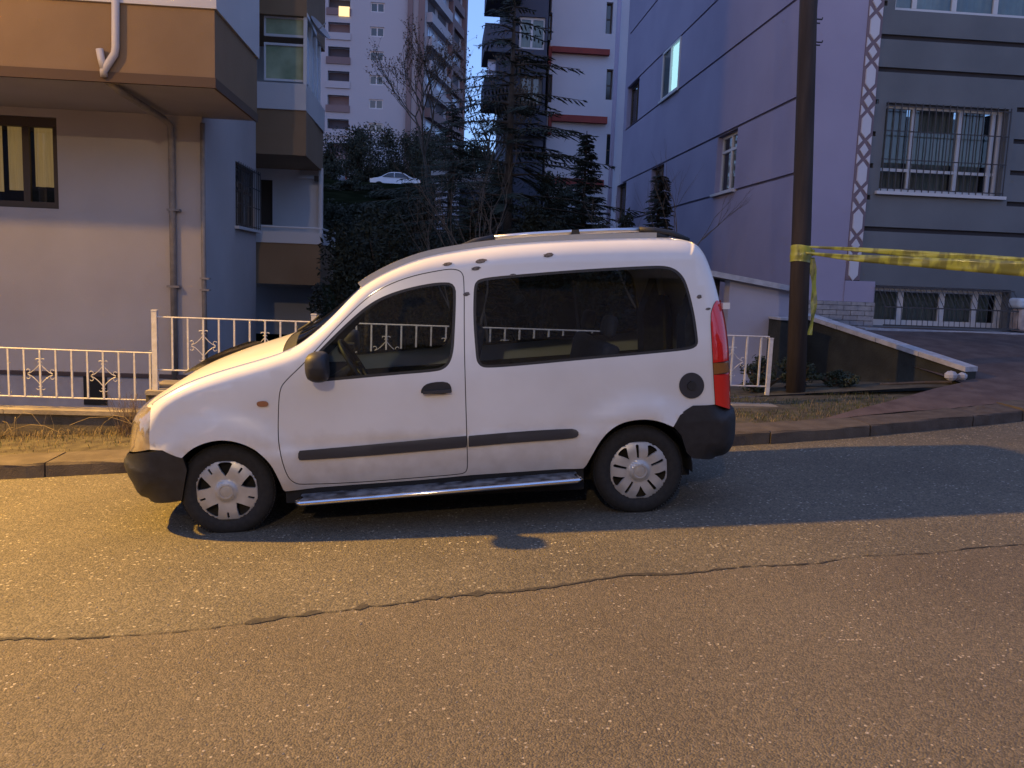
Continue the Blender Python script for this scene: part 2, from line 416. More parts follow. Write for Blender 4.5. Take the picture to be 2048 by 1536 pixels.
# crossing strips: bonnet, screen, roof, tail
def strip(name, i0, i1, M, bulge, w0=0., w1=1., n=28, dz=0., prof=None, parent=van, lab=None):
    rows = []
    i0, i1 = int(i0), int(i1)
    for i in range(i0, i1+1):
        x, z = sil[i]; a = sil[max(0, i-1)]; b = sil[min(len(sil)-1, i+1)]; L_ = math.hypot(b[0]-a[0], b[1]-a[1]); nx, nz = -(b[1]-a[1])/L_, (b[0]-a[0])/L_
        y0 = body_in(x, z); row = []
        bl = bulge(i) if callable(bulge) else bulge
        for k in range(n+1):
            t = w0+(w1-w0)*k/n; s = max(0.0, 1-(2*t-1)**2); s = s**.8
            row.append(Vector((x+nx*(bl*s+dz), y0+(CW-2*y0)*t, z+nz*(bl*s+dz))))
        rows.append(row)
    mb = MB().grid(rows); mb.f = [f[::-1] for f in mb.f]
    o = part(name, mb, M, parent, True, True)
    return o
def blg(i):
    if i < I_nose: return .10+(.05-.10)*sm01(i/I_nose)
    if i < I_cowl: return .05+.03*sm01((i-I_nose)/(I_cowl-I_nose))
    if i < I_roof: return .08+(.03-.08)*sm01((i-I_cowl)/(I_roof-I_cowl))
    return .03
N = len(sil)-1
I_hood1 = int(I_cowl)-1
strip('bonnet', I_nose, I_hood1, M_white, blg)
strip('cowl', I_hood1, I_hood1+3, M_plastic, blg, dz=-.004)
strip('windscreen', I_hood1+3, I_roof, glass_mat('screen_glass', (.30,.36,.34), .08), blg)
strip('roof', I_roof, I_tail, M_white, blg)
tg = strip('tailgate', I_tail, N, M_white, lambda i: .03)
strip('rear_window', idx_of(1408,505), idx_of(1440,640), M_darkglass, lambda i: .03, .1, .9, dz=.004, parent=tg)
# nose: lamps and grille
M_lampglass = mat('headlamp_lens', (.42,.34,.24), .12, (.55,.5,.42), 12, metal=.5, coat=1)
M_grille = mat('grille_dark', (.02,.02,.02), .5)
strip('grille', 0, I_nose+1, M_grille, blg, .30, .70, dz=-.004)
for wa, wb in ((-.0, .30), (.70, 1.0)): strip('headlight', 0, I_nose+1, M_lampglass, blg, wa, wb, 8)
hl_outer = resamp(sil[:int(I_nose)+2] + hl_line, .02, True)
both('headlight', shrink(hl_outer, .001), [], .03, M_lampglass, extra=OFFS, pull=.002)
# bonnet deflector, a dark curved strip along the front of the bonnet
strip('bonnet_deflector', idx_of(318,799,.2), idx_of(450,738,.12), mat('gloss_black', (.006,.006,.007), .15), lambda i: blg(i)+.02, .52, 1.02, dz=.022)
# tail lights: side piece and the wrap on the rear face
def tail_mat():
    M = mat('tail_lens', (.62,.016,.008), .12, coat=1, emit=(.9,.03,.01), estr=0.0); return M
M_tail = tail_mat(); M_tailo = mat('tail_lens_amber', (.26,.10,.02), .15, coat=1); M_tailw = mat('tail_lens_deep', (.28,.03,.02), .15, coat=1)
tl_outer = lampL + [sil[-1]] + sil[int(I_lampT)+1:-1][::-1]
tl = resamp(tl_outer, .012, True)
zs = [PC(1430, 722, .1)[1], PC(1430, 745, .1)[1]]
def clipz(poly, a, b):
    out = []; n = len(poly)
    for lim, keep in ((a, 1), (b, -1)):
        out = []; n = len(poly)
        for i in range(n):
            p, q = poly[i], poly[(i+1) % n]; kp = (p[1]-lim)*keep >= 0; kq = (q[1]-lim)*keep >= 0
            if kp: out.append(p)
            if kp != kq: t = (lim-p[1])/(q[1]-p[1]); out.append((p[0]+(q[0]-p[0])*t, lim))
        poly = out
    return poly
segs = [('tail_light', zs[0], 9, M_tail), ('indicator_lens', zs[1], zs[0], M_tailo), ('reverse_lens', -1, zs[1], M_tail)]
tls = None
for nm, za, zb, mm in segs:
    pg = clipz(tl, za, zb)
    if len(pg) > 3:
        r_ = both(nm, shrink(pg, .001), [], .02, mm, extra=OFFS, pull=-.008)
iz = [i for i in range(int(I_lampT), N+1)]
for nm, za, zb, mm in segs:
    ii = [i for i in iz if za-.012 <= sil[i][1] <= zb+.012]
    if len(ii) > 1:
        for wa, wb in ((-.0, .07), (.93, 1.0)): strip(nm, ii[0], ii[-1], mm, .0, wa, wb, 4, dz=.01)
# bumpers: side piece by outline, wrapped across
def shell_bumper(name, silp, side_rest, rr, bul, n=22):
    S = resamp(chaikin(silp, 2), .02)
    def fn(x, z):
        d, i = nearest(x, z, S); b = base_in(x, z)-.012+.03*sm01((.25-z)/.2)
        if x < 0: b += .045*sm01((-.25-x)/.45)
        if d < rr: k = (rr-d)/rr; b += rr*(1-math.sqrt(max(0, 1-k*k)))
        return b
    poly = resamp(S+side_rest, .02, True); ex = []
    for i in range(1, len(S)-1):
        (ax, az), (bx, bz) = S[i-1], S[i+1]; L_ = math.hypot(bx-ax, bz-az); nx, nz = (bz-az)/L_, -(bx-ax)/L_
        for a in (18, 34, 50, 66, 82): d = rr*(1-math.cos(rad(a))); ex.append((S[i][0]+nx*d, S[i][1]+nz*d))
    both(name, poly, [], .03, M_plastic, fn, ex, thick=.03)
    rows = []
    for i, (x, z) in enumerate(S):
        a = S[max(0, i-1)]; b = S[min(len(S)-1, i+1)]; L_ = math.hypot(b[0]-a[0], b[1]-a[1]); nx, nz = -(b[1]-a[1])/L_, (b[0]-a[0])/L_
        y0 = fn(x, z); rows.append([Vector((x+nx*bul*(1-(2*k/n-1)**2), y0+(CW-2*y0)*k/n, z+nz*bul*(1-(2*k/n-1)**2))) for k in range(n+1)])
    mb = MB().grid(rows); mb.f = [f[::-1] for f in mb.f]; part(name, mb, M_plastic, van, True, True)
    return fn
fb_sil = [PC(300, 998, .3), PC(288, 985, .38), PC(280, 955, .42), PC(266, 925, .42), PC(264, 905, .42), PC(272, 895, .42)]
fb_side = [PC(300, 895, .2), PC(330, 897, .05), PC(366, 913, .0), PC(374, 940, 0), PC(364, 1001, .03)]
shell_bumper('front_bumper', fb_sil, fb_side, .28, .06)
rb_sil = [PC(1435, 800, .2), PC(1453, 803, .25), PC(1457, 830, .25), PC(1456, 875, .25), PC(1443, 902, .25), PC(1420, 911, .2)]
rb_side = [PC(1385, 916, .03), PC(1374, 905, 0), PC(1362, 870, .0), PC(1345, 851, 0), PC(1358, 827, 0), PC(1386, 811, .0)]
shell_bumper('rear_bumper', rb_sil, rb_side, .14, .04)
# mouldings, fuel flap, repeater, handles
def flush(name, poly_px, M, pull=-.014, y=.0, th=.02, step=.04, closed_it=2, far=True):
    pg = resamp(chaikin(PL(poly_px, y), closed_it, True), .015, True)
    return both(name, pg, [], step, M, thick=th, pull=pull, far=far)
flush('door_moulding', [(597,902),(597,919),(606,920),(700,914),(820,904),(932,894),(933,894),(933,872),(932,872),(820,882),(700,893),(606,901)], M_trim, closed_it=1)
flush('side_moulding', [(937,872),(937,893),(938,893),(1040,884),(1140,877),(1156,872),(1156,860),(1140,857),(1040,863),(938,872)], M_trim, closed_it=1)
circ = [(1383+25*math.cos(a*math.pi/12), 771+26*math.sin(a*math.pi/12)) for a in range(24)]
fc = flush('fuel_flap', circ, M_trim, pull=-.006, far=False, closed_it=1)[0]
f2 = flush('flap_boss', [(1383+9*math.cos(a*math.pi/6), 771+9*math.sin(a*math.pi/6)) for a in range(12)], M_plastic, pull=-.016, far=False, closed_it=1)[0]
flush('side_repeater', [(514,803),(530,801),(537,805),(537,811),(530,813),(518,813),(514,810)], mat('repeater_amber', (.30,.12,.05), .3, coat=1), pull=-.010)
for o, (nm) in zip(doors, ('near', 'far')): pass
hpx = [(842,788),(842,779),(850,769),(866,764),(892,763),(902,770),(904,788)]
for sd in (0, 1):
    pg = resamp(chaikin(PL(hpx, 0), 1, True), .012, True)
    V, Fc = cdt(pg, [], .02); mb = MB()
    for p in V: y = body_in(p.x, p.y)-.006; mb.v.append(Vector((p.x, CW-y if sd else y, p.y)))
    mb.f = [f[::-1] if sd else f for f in Fc]; hs = part('door_handle', mb, M_plastic, doors[sd], False, True)
    a, b = PC(846, 784), PC(902, 781); y = -.028
    mb = MB().bar((a[0], CW-y if sd else y, a[1]), (b[0], CW-y if sd else y, b[1]), .018, .02); 
    part('door_handle', mb, M_trim, doors[sd], False, True)
# dents and chips along the roof side
M_chip = mat('rust_chip', (.06,.05,.045), .8, (.16,.14,.13), 90)
for i, (u, v, a, b) in enumerate([(895,528,9,3.5),(962,522,11,4.5),(952,537,9,4),(1098,510,10,4.5),(933,588,7,4),(1395,593,5,4),(1411,617,5,2.5),(1025,550,6,2.5)]):
    pg = PL([(u+a*math.cos(t*math.pi/7)*(1+.2*math.sin(t*3+i)), v+b*math.sin(t*math.pi/7)-a*.15*math.cos(t*math.pi/7)) for t in range(14)], .1)
    both('paint_chip', pg, [], 0, M_chip, pull=-.002, far=False, thick=.003)
# wheels
def hubcap(front):
    R = .198; N_ = 64; outer = [(R*math.cos(2*math.pi*k/N_), R*math.sin(2*math.pi*k/N_)) for k in range(N_)]; holes = []
    def poly(ang, pts):
        ca, sa = math.cos(ang), math.sin(ang); return [(r*ca-t*sa, r*sa+t*ca) for r, t in pts]
    tri = [(.093,.0),(.12,-.020),(.168,-.045),(.177,-.030),(.180,0),(.177,.030),(.168,.045),(.12,.020)] if front else [(.098,0),(.13,-.014),(.166,-.036),(.176,-.024),(.178,0),(.176,.024),(.166,.036),(.13,.014)]
    slot = [(.135,-.006),(.135,.006),(.172,.007),(.172,-.007)] if front else [(.082,-.006),(.085,.008),(.165,.010),(.172,.002),(.165,-.010)]
    for k in range(5):
        a = math.radians(90+72*k) if front else math.radians(-86+72*k)
        holes.append(resamp(poly(a, tri), .012, True)); holes.append(resamp(poly(a+math.radians(36), slot), .012, True))
    V, Fc = cdt(outer, holes, .012)
    def dome(r): return -.018*(1-(r/R)**2) - (.012 if r < .052 else .012*math.exp(-((r-.052)/.012)**2)) - .004*math.cos(min(1, r/R)*9)
    mb = MB()
    for p in V: r = math.hypot(p.x, p.y); mb.v.append(Vector((p.x, dome(r)+(.012 if r > R-.006 else 0), p.y)))
    mb.f = [tuple(f) for f in Fc]; k = 0
    for lp in [outer]+holes:
        nn = len(lp); o = len(mb.v)
        for q in range(nn): v = mb.v[k+q].copy(); v.y += .018; mb.v.append(v)
        for q in range(nn): a, b = k+q, k+(q+1) % nn; mb.f.append((b, a, o+q, o+(q+1) % nn))
        k += nn
    return mb
meshes = {}
def wheel(cx_, cz_, far, front):
    tw = .165; s_ = -1 if far else 1
    prof = [(.175,.01),(.205,-.004),(.225,-.010),(.255,-.008),(.275,.004),(RT-.004,.018),(RT,.035),(RT,tw-.035),(RT-.004,tw-.018),(.27,tw),(.2,tw),(.17,tw-.03)]
    c = Vector((cx_, (.045 if not far else CW-.045), cz_))
    mb = MB().lathe((0,0,0), (0,s_,0), prof, 56)
    # tread grooves
    o = part('wheel', MB().lathe((0,0,0), (0,s_,0), [(.0,.05),(.17,.05),(.19,.02),(.19,.14),(.0,.14)], 40), M_rubber, van, True, True)
    o.location = c
    MATR[o.name] = MATR[van.name]
    t = part('tyre', mb, M_rubber, o, True, True)
    g = MB()
    for k in range(90):
        a = 2*math.pi*k/90; ca, sa = math.cos(a), math.sin(a)
        for yy in (.03, .075, .12): g.obox(Vector((RT*ca, yy*s_, RT*sa)), Vector((-sa,0,ca)), Vector((0,s_,0)), Vector((ca,0,sa)), -.006, .006, -.014, .014, -.002, .004)
    part('tread', g, M_rubber, o, False, True)
    hb = hubcap(front)
    if far: hb.v = [Vector((v.x, -v.y, v.z)) for v in hb.v]; hb.f = [f[::-1] for f in hb.f]
    h = part('hub_cap', hb, M_capf, o, False, True)
    # raised ring and small lozenge relief in the middle of the cap
    mb = MB()
    rr = MB().lathe((0,0,0), (0,1,0), [(.046,-.031*s_),(.044,-.035*s_),(.038,-.035*s_),(.036,-.031*s_)], 32)
    loz = [(0,.030),(.018,0),(0,-.030),(-.018,0)]; lin_ = [(0,.017),(.009,0),(0,-.017),(-.009,0)]
    V = [Vector((x,-.034*s_,z)) for x, z in loz]+[Vector((x,-.034*s_,z)) for x, z in lin_]
    rr.add(V, [(k, (k+1) % 4, 4+(k+1) % 4, 4+k) for k in range(4)])
    part('cap_emblem', rr, M_capf, o, False, True)
    return o
wheel(WF[0], WF[1], False, True); wheel(WF[0], WF[1], True, True); wheel(WR[0], WR[1], False, False); wheel(WR[0], WR[1], True, False)
# wheel housings, floor and sills
for (cx_, cz_) in (WF, WR):
    for y0, y1 in ((.02, .30), (CW-.30, CW-.02)):
        rows = []
        for yy in (y0, y1): rows.append([Vector((cx_+.345*math.cos(rad(a)), yy, cz_+.345*math.sin(rad(a)))) for a in range(-4, 186, 10)])
        part('wheel_housing', MB().grid(rows), M_under, van, True, True)
mb = MB(); mb.box(-.45, 3.0, .30, CW-.30, .17, .60); mb.box(.37, WR[0]-.37, .05, CW-.05, .19, .34)
mb.box(-.40, .45, .07, .30, .62, .82); mb.box(-.40, .45, CW-.30, CW-.07, .62, .82); mb.box(2.15, 3.0, .07, .30, .66, .82); mb.box(2.15, 3.0, CW-.30, CW-.07, .66, .82)
part('underbody', mb, M_under, van, False, True)
for y in (.035, CW-.035-.03): part('sill', MB().box(.37, WR[0]-.36, y, y+.03, .175, .36), M_under, van, False, True)
for y in (.055, CW-.075):
    mb = MB(); a, b = PC(590, 800, .06), PC(1400, 735, .06)
    mb.add([(.40,y,.36),(2.15,y,.36),(2.15,y,.62),(2.95,y,.70),(b[0],y,b[1]-.02),(a[0]+.1,y,a[1])], [(0,1,2,3,4,5)])
    part('inner_trim', mb, M_fabric, van, False, True)
# interior
def cushion(x0, x1, y0, y1, z0, z1, r=.05):
    mb = MB().box(x0, x1, y0, y1, z0, z1); return mb
def soft(name, mb, M, par=van, lv=2, bev=.04):
    o = part(name, mb, M, par, True, True); b = o.modifiers.new('b', 'BEVEL'); b.width = bev; b.segments = 3; return o
for y0 in (.18, .90):
    st = MB().box(.95, 1.45, y0, y0+.50, .55, .72); s0 = soft('front_seat', st, M_fabric)
    bk = MB(); d0 = Vector((1.40, y0+.03, .68)); bk.obox(d0, Vector((.97,0,-.22)), Vector((0,1,0)), Vector((.22,0,.97)), 0, .13, 0, .44, 0, .58)
    soft('backrest', bk, M_fabric, s0)
    hr = MB(); hr.obox(Vector((1.545, y0+.13, 1.29)), Vector((.97,0,-.22)), Vector((0,1,0)), Vector((.22,0,.97)), 0, .09, 0, .24, 0, .17); soft('headrest', hr, M_fabric, s0)
rs = soft('rear_seat', MB().box(1.95, 2.35, .2, 1.46, .55, .72), M_fabric)
bk = MB(); bk.obox(Vector((2.32, .2, .68)), Vector((.97,0,-.22)), Vector((0,1,0)), Vector((.22,0,.97)), 0, .12, 0, 1.26, 0, .42); soft('backrest', bk, M_fabric, rs)
for y0 in (.3, 1.1):
    hr = MB(); hr.obox(Vector((2.43, y0, 1.12)), Vector((.97,0,-.22)), Vector((0,1,0)), Vector((.22,0,.97)), 0, .08, 0, .24, 0, .15); soft('headrest', hr, M_fabric, rs)
db = MB().box(.12, .66, .12, CW-.12, .72, .90); soft('dashboard', db, M_under, van, 2, .06)
mb = MB(); c0 = Vector((.80, .42, .98)); ax = Vector((.85, 0, .5)).normalized(); uu = Vector((0,1,0)); vv = ax.cross(uu)
mb.tube([c0+(uu*math.cos(t*math.pi/14)+vv*math.sin(t*math.pi/14))*.185 for t in range(29)], .016, 8, False)
for t in (0, 9.3, 18.6): mb.bar(c0, c0+(uu*math.cos(t*math.pi/14)+vv*math.sin(t*math.pi/14))*.18, .03, .02)
mb.tube([c0, c0-ax*.3], .03, 8); part('steering_wheel', mb, M_plastic, van, True, True)
# wing mirrors
for sd in (0, 1):
    u0 = PC(609, 735, -.14); u1 = PC(666, 735, -.14); zt = PC(640, 703, -.14)[1]; zb = PC(640, 765, -.14)[1]
    xc, zc = (u0[0]+u1[0])/2, (zt+zb)/2; rx, rz = (u1[0]-u0[0])/2, (zt-zb)/2
    rows = []
    for i in range(13):
        t = -1+2*i/12; ph = t*math.pi/2; row = []
        for k in range(25):
            a = 2*math.pi*k/24; ca, sa = math.cos(a), math.sin(a); se = lambda q: math.copysign(abs(q)**.7, q)
            rr_ = max(0, math.cos(ph))**.55
            y = -.125+.10*se(ca)*rr_*(-1)-.005; z = zc+rz*se(sa)*rr_; x = xc+rx*.95*math.sin(ph)
            if x > xc+rx*.55: x = xc+rx*.55+(x-xc-rx*.55)*.3
            row.append(Vector((x, CW-y if sd else y, z)))
        rows.append(row)
    mb = MB().grid(rows); mr = part('wing_mirror', mb, M_plastic, van, True, True)
    mb = MB(); ya = .05; yb = -.06
    mb.bar((xc-.01, CW-ya if sd else ya, zc-.05), (xc-.01, CW-yb if sd else yb, zc-.03), .07, .06); part('mirror_arm', mb, M_plastic, mr, False, True)
# roof mouldings, rails and feet
def roofpt(i, wy, dz):
    i = max(0, min(N, i)); x, z = sil[int(i)]; y0 = body_in(x, z)
    return Vector((x, y0+wy, z+dz))
ia, ib = int(I_roof), int(I_tail)
M_ditch = mat('ditch_moulding', (.42,.40,.36), .6)
for sd in (0, 1):
    f = (lambda p: Vector((p.x, CW-p.y, p.z))) if sd else (lambda p: p)
    mb = MB()
    for i in range(ia, int(idx_of(1330, 476))-1):
        a, b = roofpt(i, .03, .016), roofpt(i+1, .03, .016)
        mb.bar(f(a), f(b+(b-a)*.05), .022, .045)
    part('roof_moulding', mb, M_ditch, van, False, True)
    def rp(u, v, yy=.33): x, z = PC(u, v, yy); return f(Vector((x, yy, z)))
    p = [rp(985,475), rp(1060,469), rp(1140,464.5), rp(1210,461.5), rp(1280,459)]
    rail = part('roof_rail', MB().tube([p_ for p_ in p], .0155, 10), M_alu, van, True, True)
    mb = MB(); q = [rp(905,500), rp(928,492), rp(950,483), rp(988,475)]; mb.tube(q, [.012,.018,.02,.019], 8)
    mb.tube([rp(940,498), rp(960,486), rp(985,477)], [.022,.016,.012], 8); part('rail_foot', mb, M_plastic, rail, True, True)
    mb = MB(); q = [rp(1278,459), rp(1310,461), rp(1345,467), rp(1378,480)]; mb.tube(q, [.019,.02,.02,.014], 8)
    mb.tube([rp(1280,461), rp(1310,468), rp(1335,478)], [.012,.018,.024], 8); part('rail_foot', mb, M_plastic, rail, True, True)
    mb = MB(); a, b = rp(1150,483), rp(1150,459.5); mb.add([a+Vector((-.04,-.02,0)), a+Vector((.04,-.02,0)), a+Vector((.04,.025,0)), a+Vector((-.04,.025,0)), b+Vector((-.022,-.022,0)), b+Vector((.022,-.022,0)), b+Vector((.022,.022,0)), b+Vector((-.022,.022,0))], [(0,1,5,4),(1,2,6,5),(2,3,7,6),(3,0,4,7),(4,5,6,7)])
    part('rail_foot', mb, M_plastic, rail, False, True)
# side step: tread board and chrome tube
for sd in (0, 1):
    f = (lambda x, y, z: Vector((x, CW-y if sd else y, z)))
    a, b = PC(592, 1008, -.13), PC(1163, 961, -.13); 
    tb = MB(); tb.tube([f(a[0]+.02, -.04, a[1]+.01), f(a[0], -.11, a[1]), f(a[0]+.03, -.13, a[1]), f(b[0]-.03, -.13, b[1]), f(b[0], -.11, b[1]), f(b[0]-.02, -.04, b[1]+.01)], .015, 12)
    ss = part('side_step', tb, M_chrome, van, True, True)
    mb = MB(); A = [f(a[0]+.01, -.115, a[1]+.012), f(b[0]-.01, -.115, b[1]+.012), f(b[0]-.01, .04, b[1]+.018), f(a[0]+.01, .04, a[1]+.018)]
    mb.add(A+[v-Vector((0,0,.02)) for v in A], [(0,1,2,3),(7,6,5,4),(0,4,5,1),(1,5,6,2),(2,6,7,3),(3,7,4,0)])
    part('tread_board', mb, mat('tread_board', (.03,.03,.035), .35, (.25,.26,.28), 14, metal=.3, stretch=(1,1,1)), ss, False, True)
    mb = MB()
    for k in range(5):
        t = .08+.84*k/4; x = a[0]+(b[0]-a[0])*t; z = a[1]+(b[1]-a[1])*t
        mb.bar(f(x, -.12, z-.012), f(x, .10, z-.02), .03, .02)
    part('step_bracket', mb, M_under, ss, False, True)
# inner lining of the tail so that the lamps do not show through the side glass
for sd in (0, 1):
    V_ = [PC(1396, 560, .2), PC(1412, 640, .2), PC(1415, 800, .2), PC(1368, 800, .2), PC(1366, 640, .2)]
    mb = MB().add([(x, CW-y if sd else y, z) for y in (.15, .36) for x, z in V_], [(0,1,2,3,4),(9,8,7,6,5)]+[(i, (i+1) % 5, (i+1) % 5+5, i+5) for i in range(5)])
    part('corner_trim', mb, M_fabric, van, False, True)
for wa, wb in ((.0, .14), (.86, 1.0)): strip('lamp_backing', iz[0], iz[-1], M_under, .0, wa, wb, 4, dz=-.015, parent=tg)
both('lamp_backing', shrink(tl, .002), [], .03, M_under, pull=.03, parent=tg)
# wipers on the screen
mb = MB(); 
i_ = I_hood1+4
for w_ in (.25, .62):
    pts = []
    for k in range(6):
        ii = i_+k*.8; x, z = sil[int(ii)]; y0 = body_in(x, z); t = w_-.1*k/5+.05; s = (1-(2*t-1)**2)**.8; pts.append(Vector((x-.075*s-.01, y0+(CW-2*y0)*t, z+.055*s+.006)))
    mb.tube(pts, .009, 6)
part('wiper', mb, M_plastic, van, True, True)
# aerial stub, rear hinges
mb = MB()
for v in (612, 790): a = PC(1449, v, .06); mb.box(a[0]-.01, a[0]+.035, .06, .10, a[1]-.02, a[1]+.02)
part('tailgate_hinge', mb, M_white, tg, False, True)

# ------------------------------------------------------------------ the ground
XV, YV, ZV = Vector((1,0,0)), Vector((0,1,0)), Vector((0,0,1))
def gz(x): return K*x
# joint between the two layers of asphalt
J_px = [(-260,1300),(0,1282),(100,1277),(170,1275),(280,1273),(370,1264),(450,1252),(545,1239),(670,1225),(750,1212),(850,1200),(1020,1184),(1189,1162),(1264,1151),(1394,1145),(1499,1135),(1624,1127),(1724,1115),(1874,1105),(2048,1089),(2300,1066)]
J = [atG(u, v) for u, v in J_px]; J = [(p.x, p.y) for p in J]
J = [(-60, J[0][1]-.6*(60+J[0][0])*.12)] + J + [(60, J[-1][1]+(60-J[-1][0])*.1)]
def kerb_y(x):   # foot of the kerb, bending back to the right where the ramp meets the street
    pts = [(-60,7.02),(-3.5,7.02),(-2.5,7.09),(0,7.06),(2.5,7.06),(3.6,7.18),(4.6,7.38),(5.6,7.62),(8,8.3),(60,9.5)]
    for (a, b), (c, d) in zip(pts, pts[1:]):
        if x <= c: return b+(d-b)*(x-a)/(c-a)
    return pts[-1][1]
def jy(x):
    for (a, b), (c, d) in zip(J, J[1:]):
        if x <= c: return b+(d-b)*(x-a)/(c-a)
    return J[-1][1]
xs = sorted(set([-60,-40,-25,-15,-10]+[-8+.5*i for i in range(37)]+[12,15,25,40,60]))
def sheet(name, M, ya, yb, n, dz=0., smooth=True, bumpy=0.):
    rows = []
    for x in xs:
        a, b = ya(x), yb(x); rows.append([Vector((x, a+(b-a)*k/n, gz(x)+dz+(bumpy*math.sin(x*2.1+k*1.7)*math.sin(k*.9+x*.7) if 0 < k < n else 0))) for k in range(n+1)])
    mb = MB().grid(rows); mb.f = [f[::-1] for f in mb.f]
    return struct(name, mb, M, smooth)
def drop(x): return min(.12, max(.0, .12))
sheet('road', M_roadfar, jy, lambda x: kerb_y(x)+.05, 6)
sheet('road', M_roadnear, lambda x: -7.0, jy, 6)
# worn joint: broken dark strip
rnd = random.Random(5); mb = MB(); x = -8.0; prev = None; rows = []
while x < 12:
    wv = max(.002, .010+.009*math.sin(x*1.9)+.009*rnd.uniform(-1, 1)+(.05*rnd.random() if -.9 < x < .35 and rnd.random() < .4 else 0)); yc = jy(x)+.010*math.sin(x*9)+.009*rnd.uniform(-1, 1)
    rows.append([Vector((x, yc-wv*.5, gz(x)+.004)), Vector((x, yc, gz(x)+.005)), Vector((x, yc+wv, gz(x)+.004))]); x += .035
mb.grid(rows); mb.f = [f[::-1] for f in mb.f]; struct('road_joint', mb, M_tar)
# loose grit lying on the asphalt
mb = MB(); rnd = random.Random(11)
M_grit = mat('grit', (.20,.175,.14), .9, (.33,.295,.24), 3)
for k in range(5200):
    x = rnd.uniform(-3.8, 7); y = rnd.uniform(1.9, 7.0) if rnd.random() < .7 else rnd.gauss(kerb_y(x)-.15, .12)
    if y > kerb_y(x)-.02: continue
    if 5.2 < y < 6.9 and -1.9 < x < 2.3: continue
    s = rnd.uniform(.002, .0055); a = rnd.uniform(0, 6.28); o = Vector((x, y, gz(x)+.001))
    A = Vector((math.cos(a), math.sin(a), 0)); B = Vector((-math.sin(a), math.cos(a), 0))
    mb.add([o-A*s*1.4, o+B*s, o+A*s*1.2, o-B*s*.8, o+ZV*s*.9], [(0,4,1),(1,4,2),(2,4,3),(3,4,0)] if False else [(0,3,4),(3,2,4),(2,1,4),(1,0,4)])
g_ = struct('grit', mb, M_grit, kind='stuff')
# kerb slabs: concrete flags laid along the kerb, each one a piece
KH = .115
pav = struct('pavement', MB().grid([[Vector((x, kerb_y(x)+.5, gz(x)+KH-.03)), Vector((x, 9.2, gz(x)+KH-.03+(.0)))] for x in xs if x <= 9]), M_soil)
pav.data.flip_normals()
ke = MB()
for x0, x1 in zip(xs, xs[1:]): pass
kb = struct('kerb', MB().grid([[Vector((x, kerb_y(x)+.03, gz(x)-.05)), Vector((x, kerb_y(x)+.03, gz(x)+KH-.03)), Vector((x, kerb_y(x)+.52, gz(x)+KH-.03))] for x in xs]), M_kerb)
rnd = random.Random(3); x = -9.0; variants = []
while x < 9.5:
    L_ = rnd.uniform(.85, 1.15) if x < 4 else rnd.uniform(.5, .8)
    x1 = x+L_; g = .006; ya0, ya1 = kerb_y(x), kerb_y(x1); dz0 = rnd.uniform(-.012, .012); dz1 = rnd.uniform(-.012, .012); dy = rnd.uniform(-.012, .014); dp = rnd.uniform(.40, .46)
    P = []
    for xx, yy, dz in ((x+g, ya0+dy, dz0), (x1-g, ya1+dy, dz1)):
        z = gz(xx)+dz; P.append([Vector((xx, yy, z-.06)), Vector((xx, yy+.004, z+KH-.018)), Vector((xx, yy+.014, z+KH-.004)), Vector((xx, yy+.03, z+KH)), Vector((xx, yy+dp, z+KH+.004)), Vector((xx, yy+dp, z-.05))])
    nn = 7; rows = []
    for k in range(nn+1):
        t = k/nn; row = []
        for q in range(6):
            v = P[0][q].lerp(P[1][q], t)
            if q in (1, 2, 3, 4): v += Vector((0, rnd.uniform(-.008, .008), rnd.uniform(-.006, .004)))
            row.append(v)
        rows.append(row)
    mb = MB().grid(rows); mb.f = [f[::-1] for f in mb.f]; o = len(mb.v)
    mb.f.append(tuple(range(6))); mb.f.append(tuple(nn*6+q for q in range(6))[::-1])
    k_ = part('kerb_slab', mb, M_slab if rnd.random() < .6 else M_kerb, None); k_.parent = kb
    x = x1
# weeds, dry grass, tufts
def blades(name, spots, M, hmin, hmax, wd, lean, lab=None):
    mb = MB(); r = random.Random(len(spots))
    for (x, y, z, s) in spots:
        a = r.uniform(0, 6.28); h = r.uniform(hmin, hmax)*s; l = lean*h*r.uniform(.3, 1.4); dx, dy = math.cos(a), math.sin(a); w_ = wd*r.uniform(.6, 1.3)
        p = Vector((x, y, z)); q = Vector((-dy, dx, 0))*w_
        m1 = p+Vector((dx*l*.35, dy*l*.35, h*.6)); t = p+Vector((dx*l, dy*l, h*r.uniform(.75, 1)))
        mb.add([p-q, p+q, m1+q*.7, m1-q*.7, t], [(0,1,2,3),(3,2,4)])
    o = struct(name, mb, M, kind='stuff'); return o
rnd = random.Random(21); dry = []; grn = []
for k in range(5200):
    x = rnd.uniform(-6.5, 3.2); yb = kerb_y(x)+.42; t = rnd.random(); y = yb+t*(8.55-yb)
    cl = math.sin(x*2.3)*math.sin(x*5.1+y*3)+math.sin(y*6+x)
    if cl < -.2 and rnd.random() < .75: continue
    (dry if rnd.random() < .72 else grn).append((x, y, gz(x)+KH-.035, .35+.65*t if x < 3 else .6))
for k in range(900):
    x = rnd.uniform(-4.6, -2.2); dry.append((x, rnd.gauss(8.45, .08), gz(x)+KH-.03, rnd.uniform(1.2, 3.2) if abs(x+2.55) < .25 else 1.1))
for k in range(3800):
    x = rnd.uniform(2.3, 4.9); y = rnd.uniform(kerb_y(x)+.46, 9.25)
    if math.sin(x*3+y*2)*math.sin(y*5) < -.35: continue
    (grn if rnd.random() < .75 else dry).append((x, y, gz(x)+KH-.035, .7))
M_dry = mat('dry_grass', (.17,.125,.06), .95, (.28,.21,.105), 4); M_grn = mat('green_grass', (.035,.05,.015), .95, (.09,.10,.035), 5)
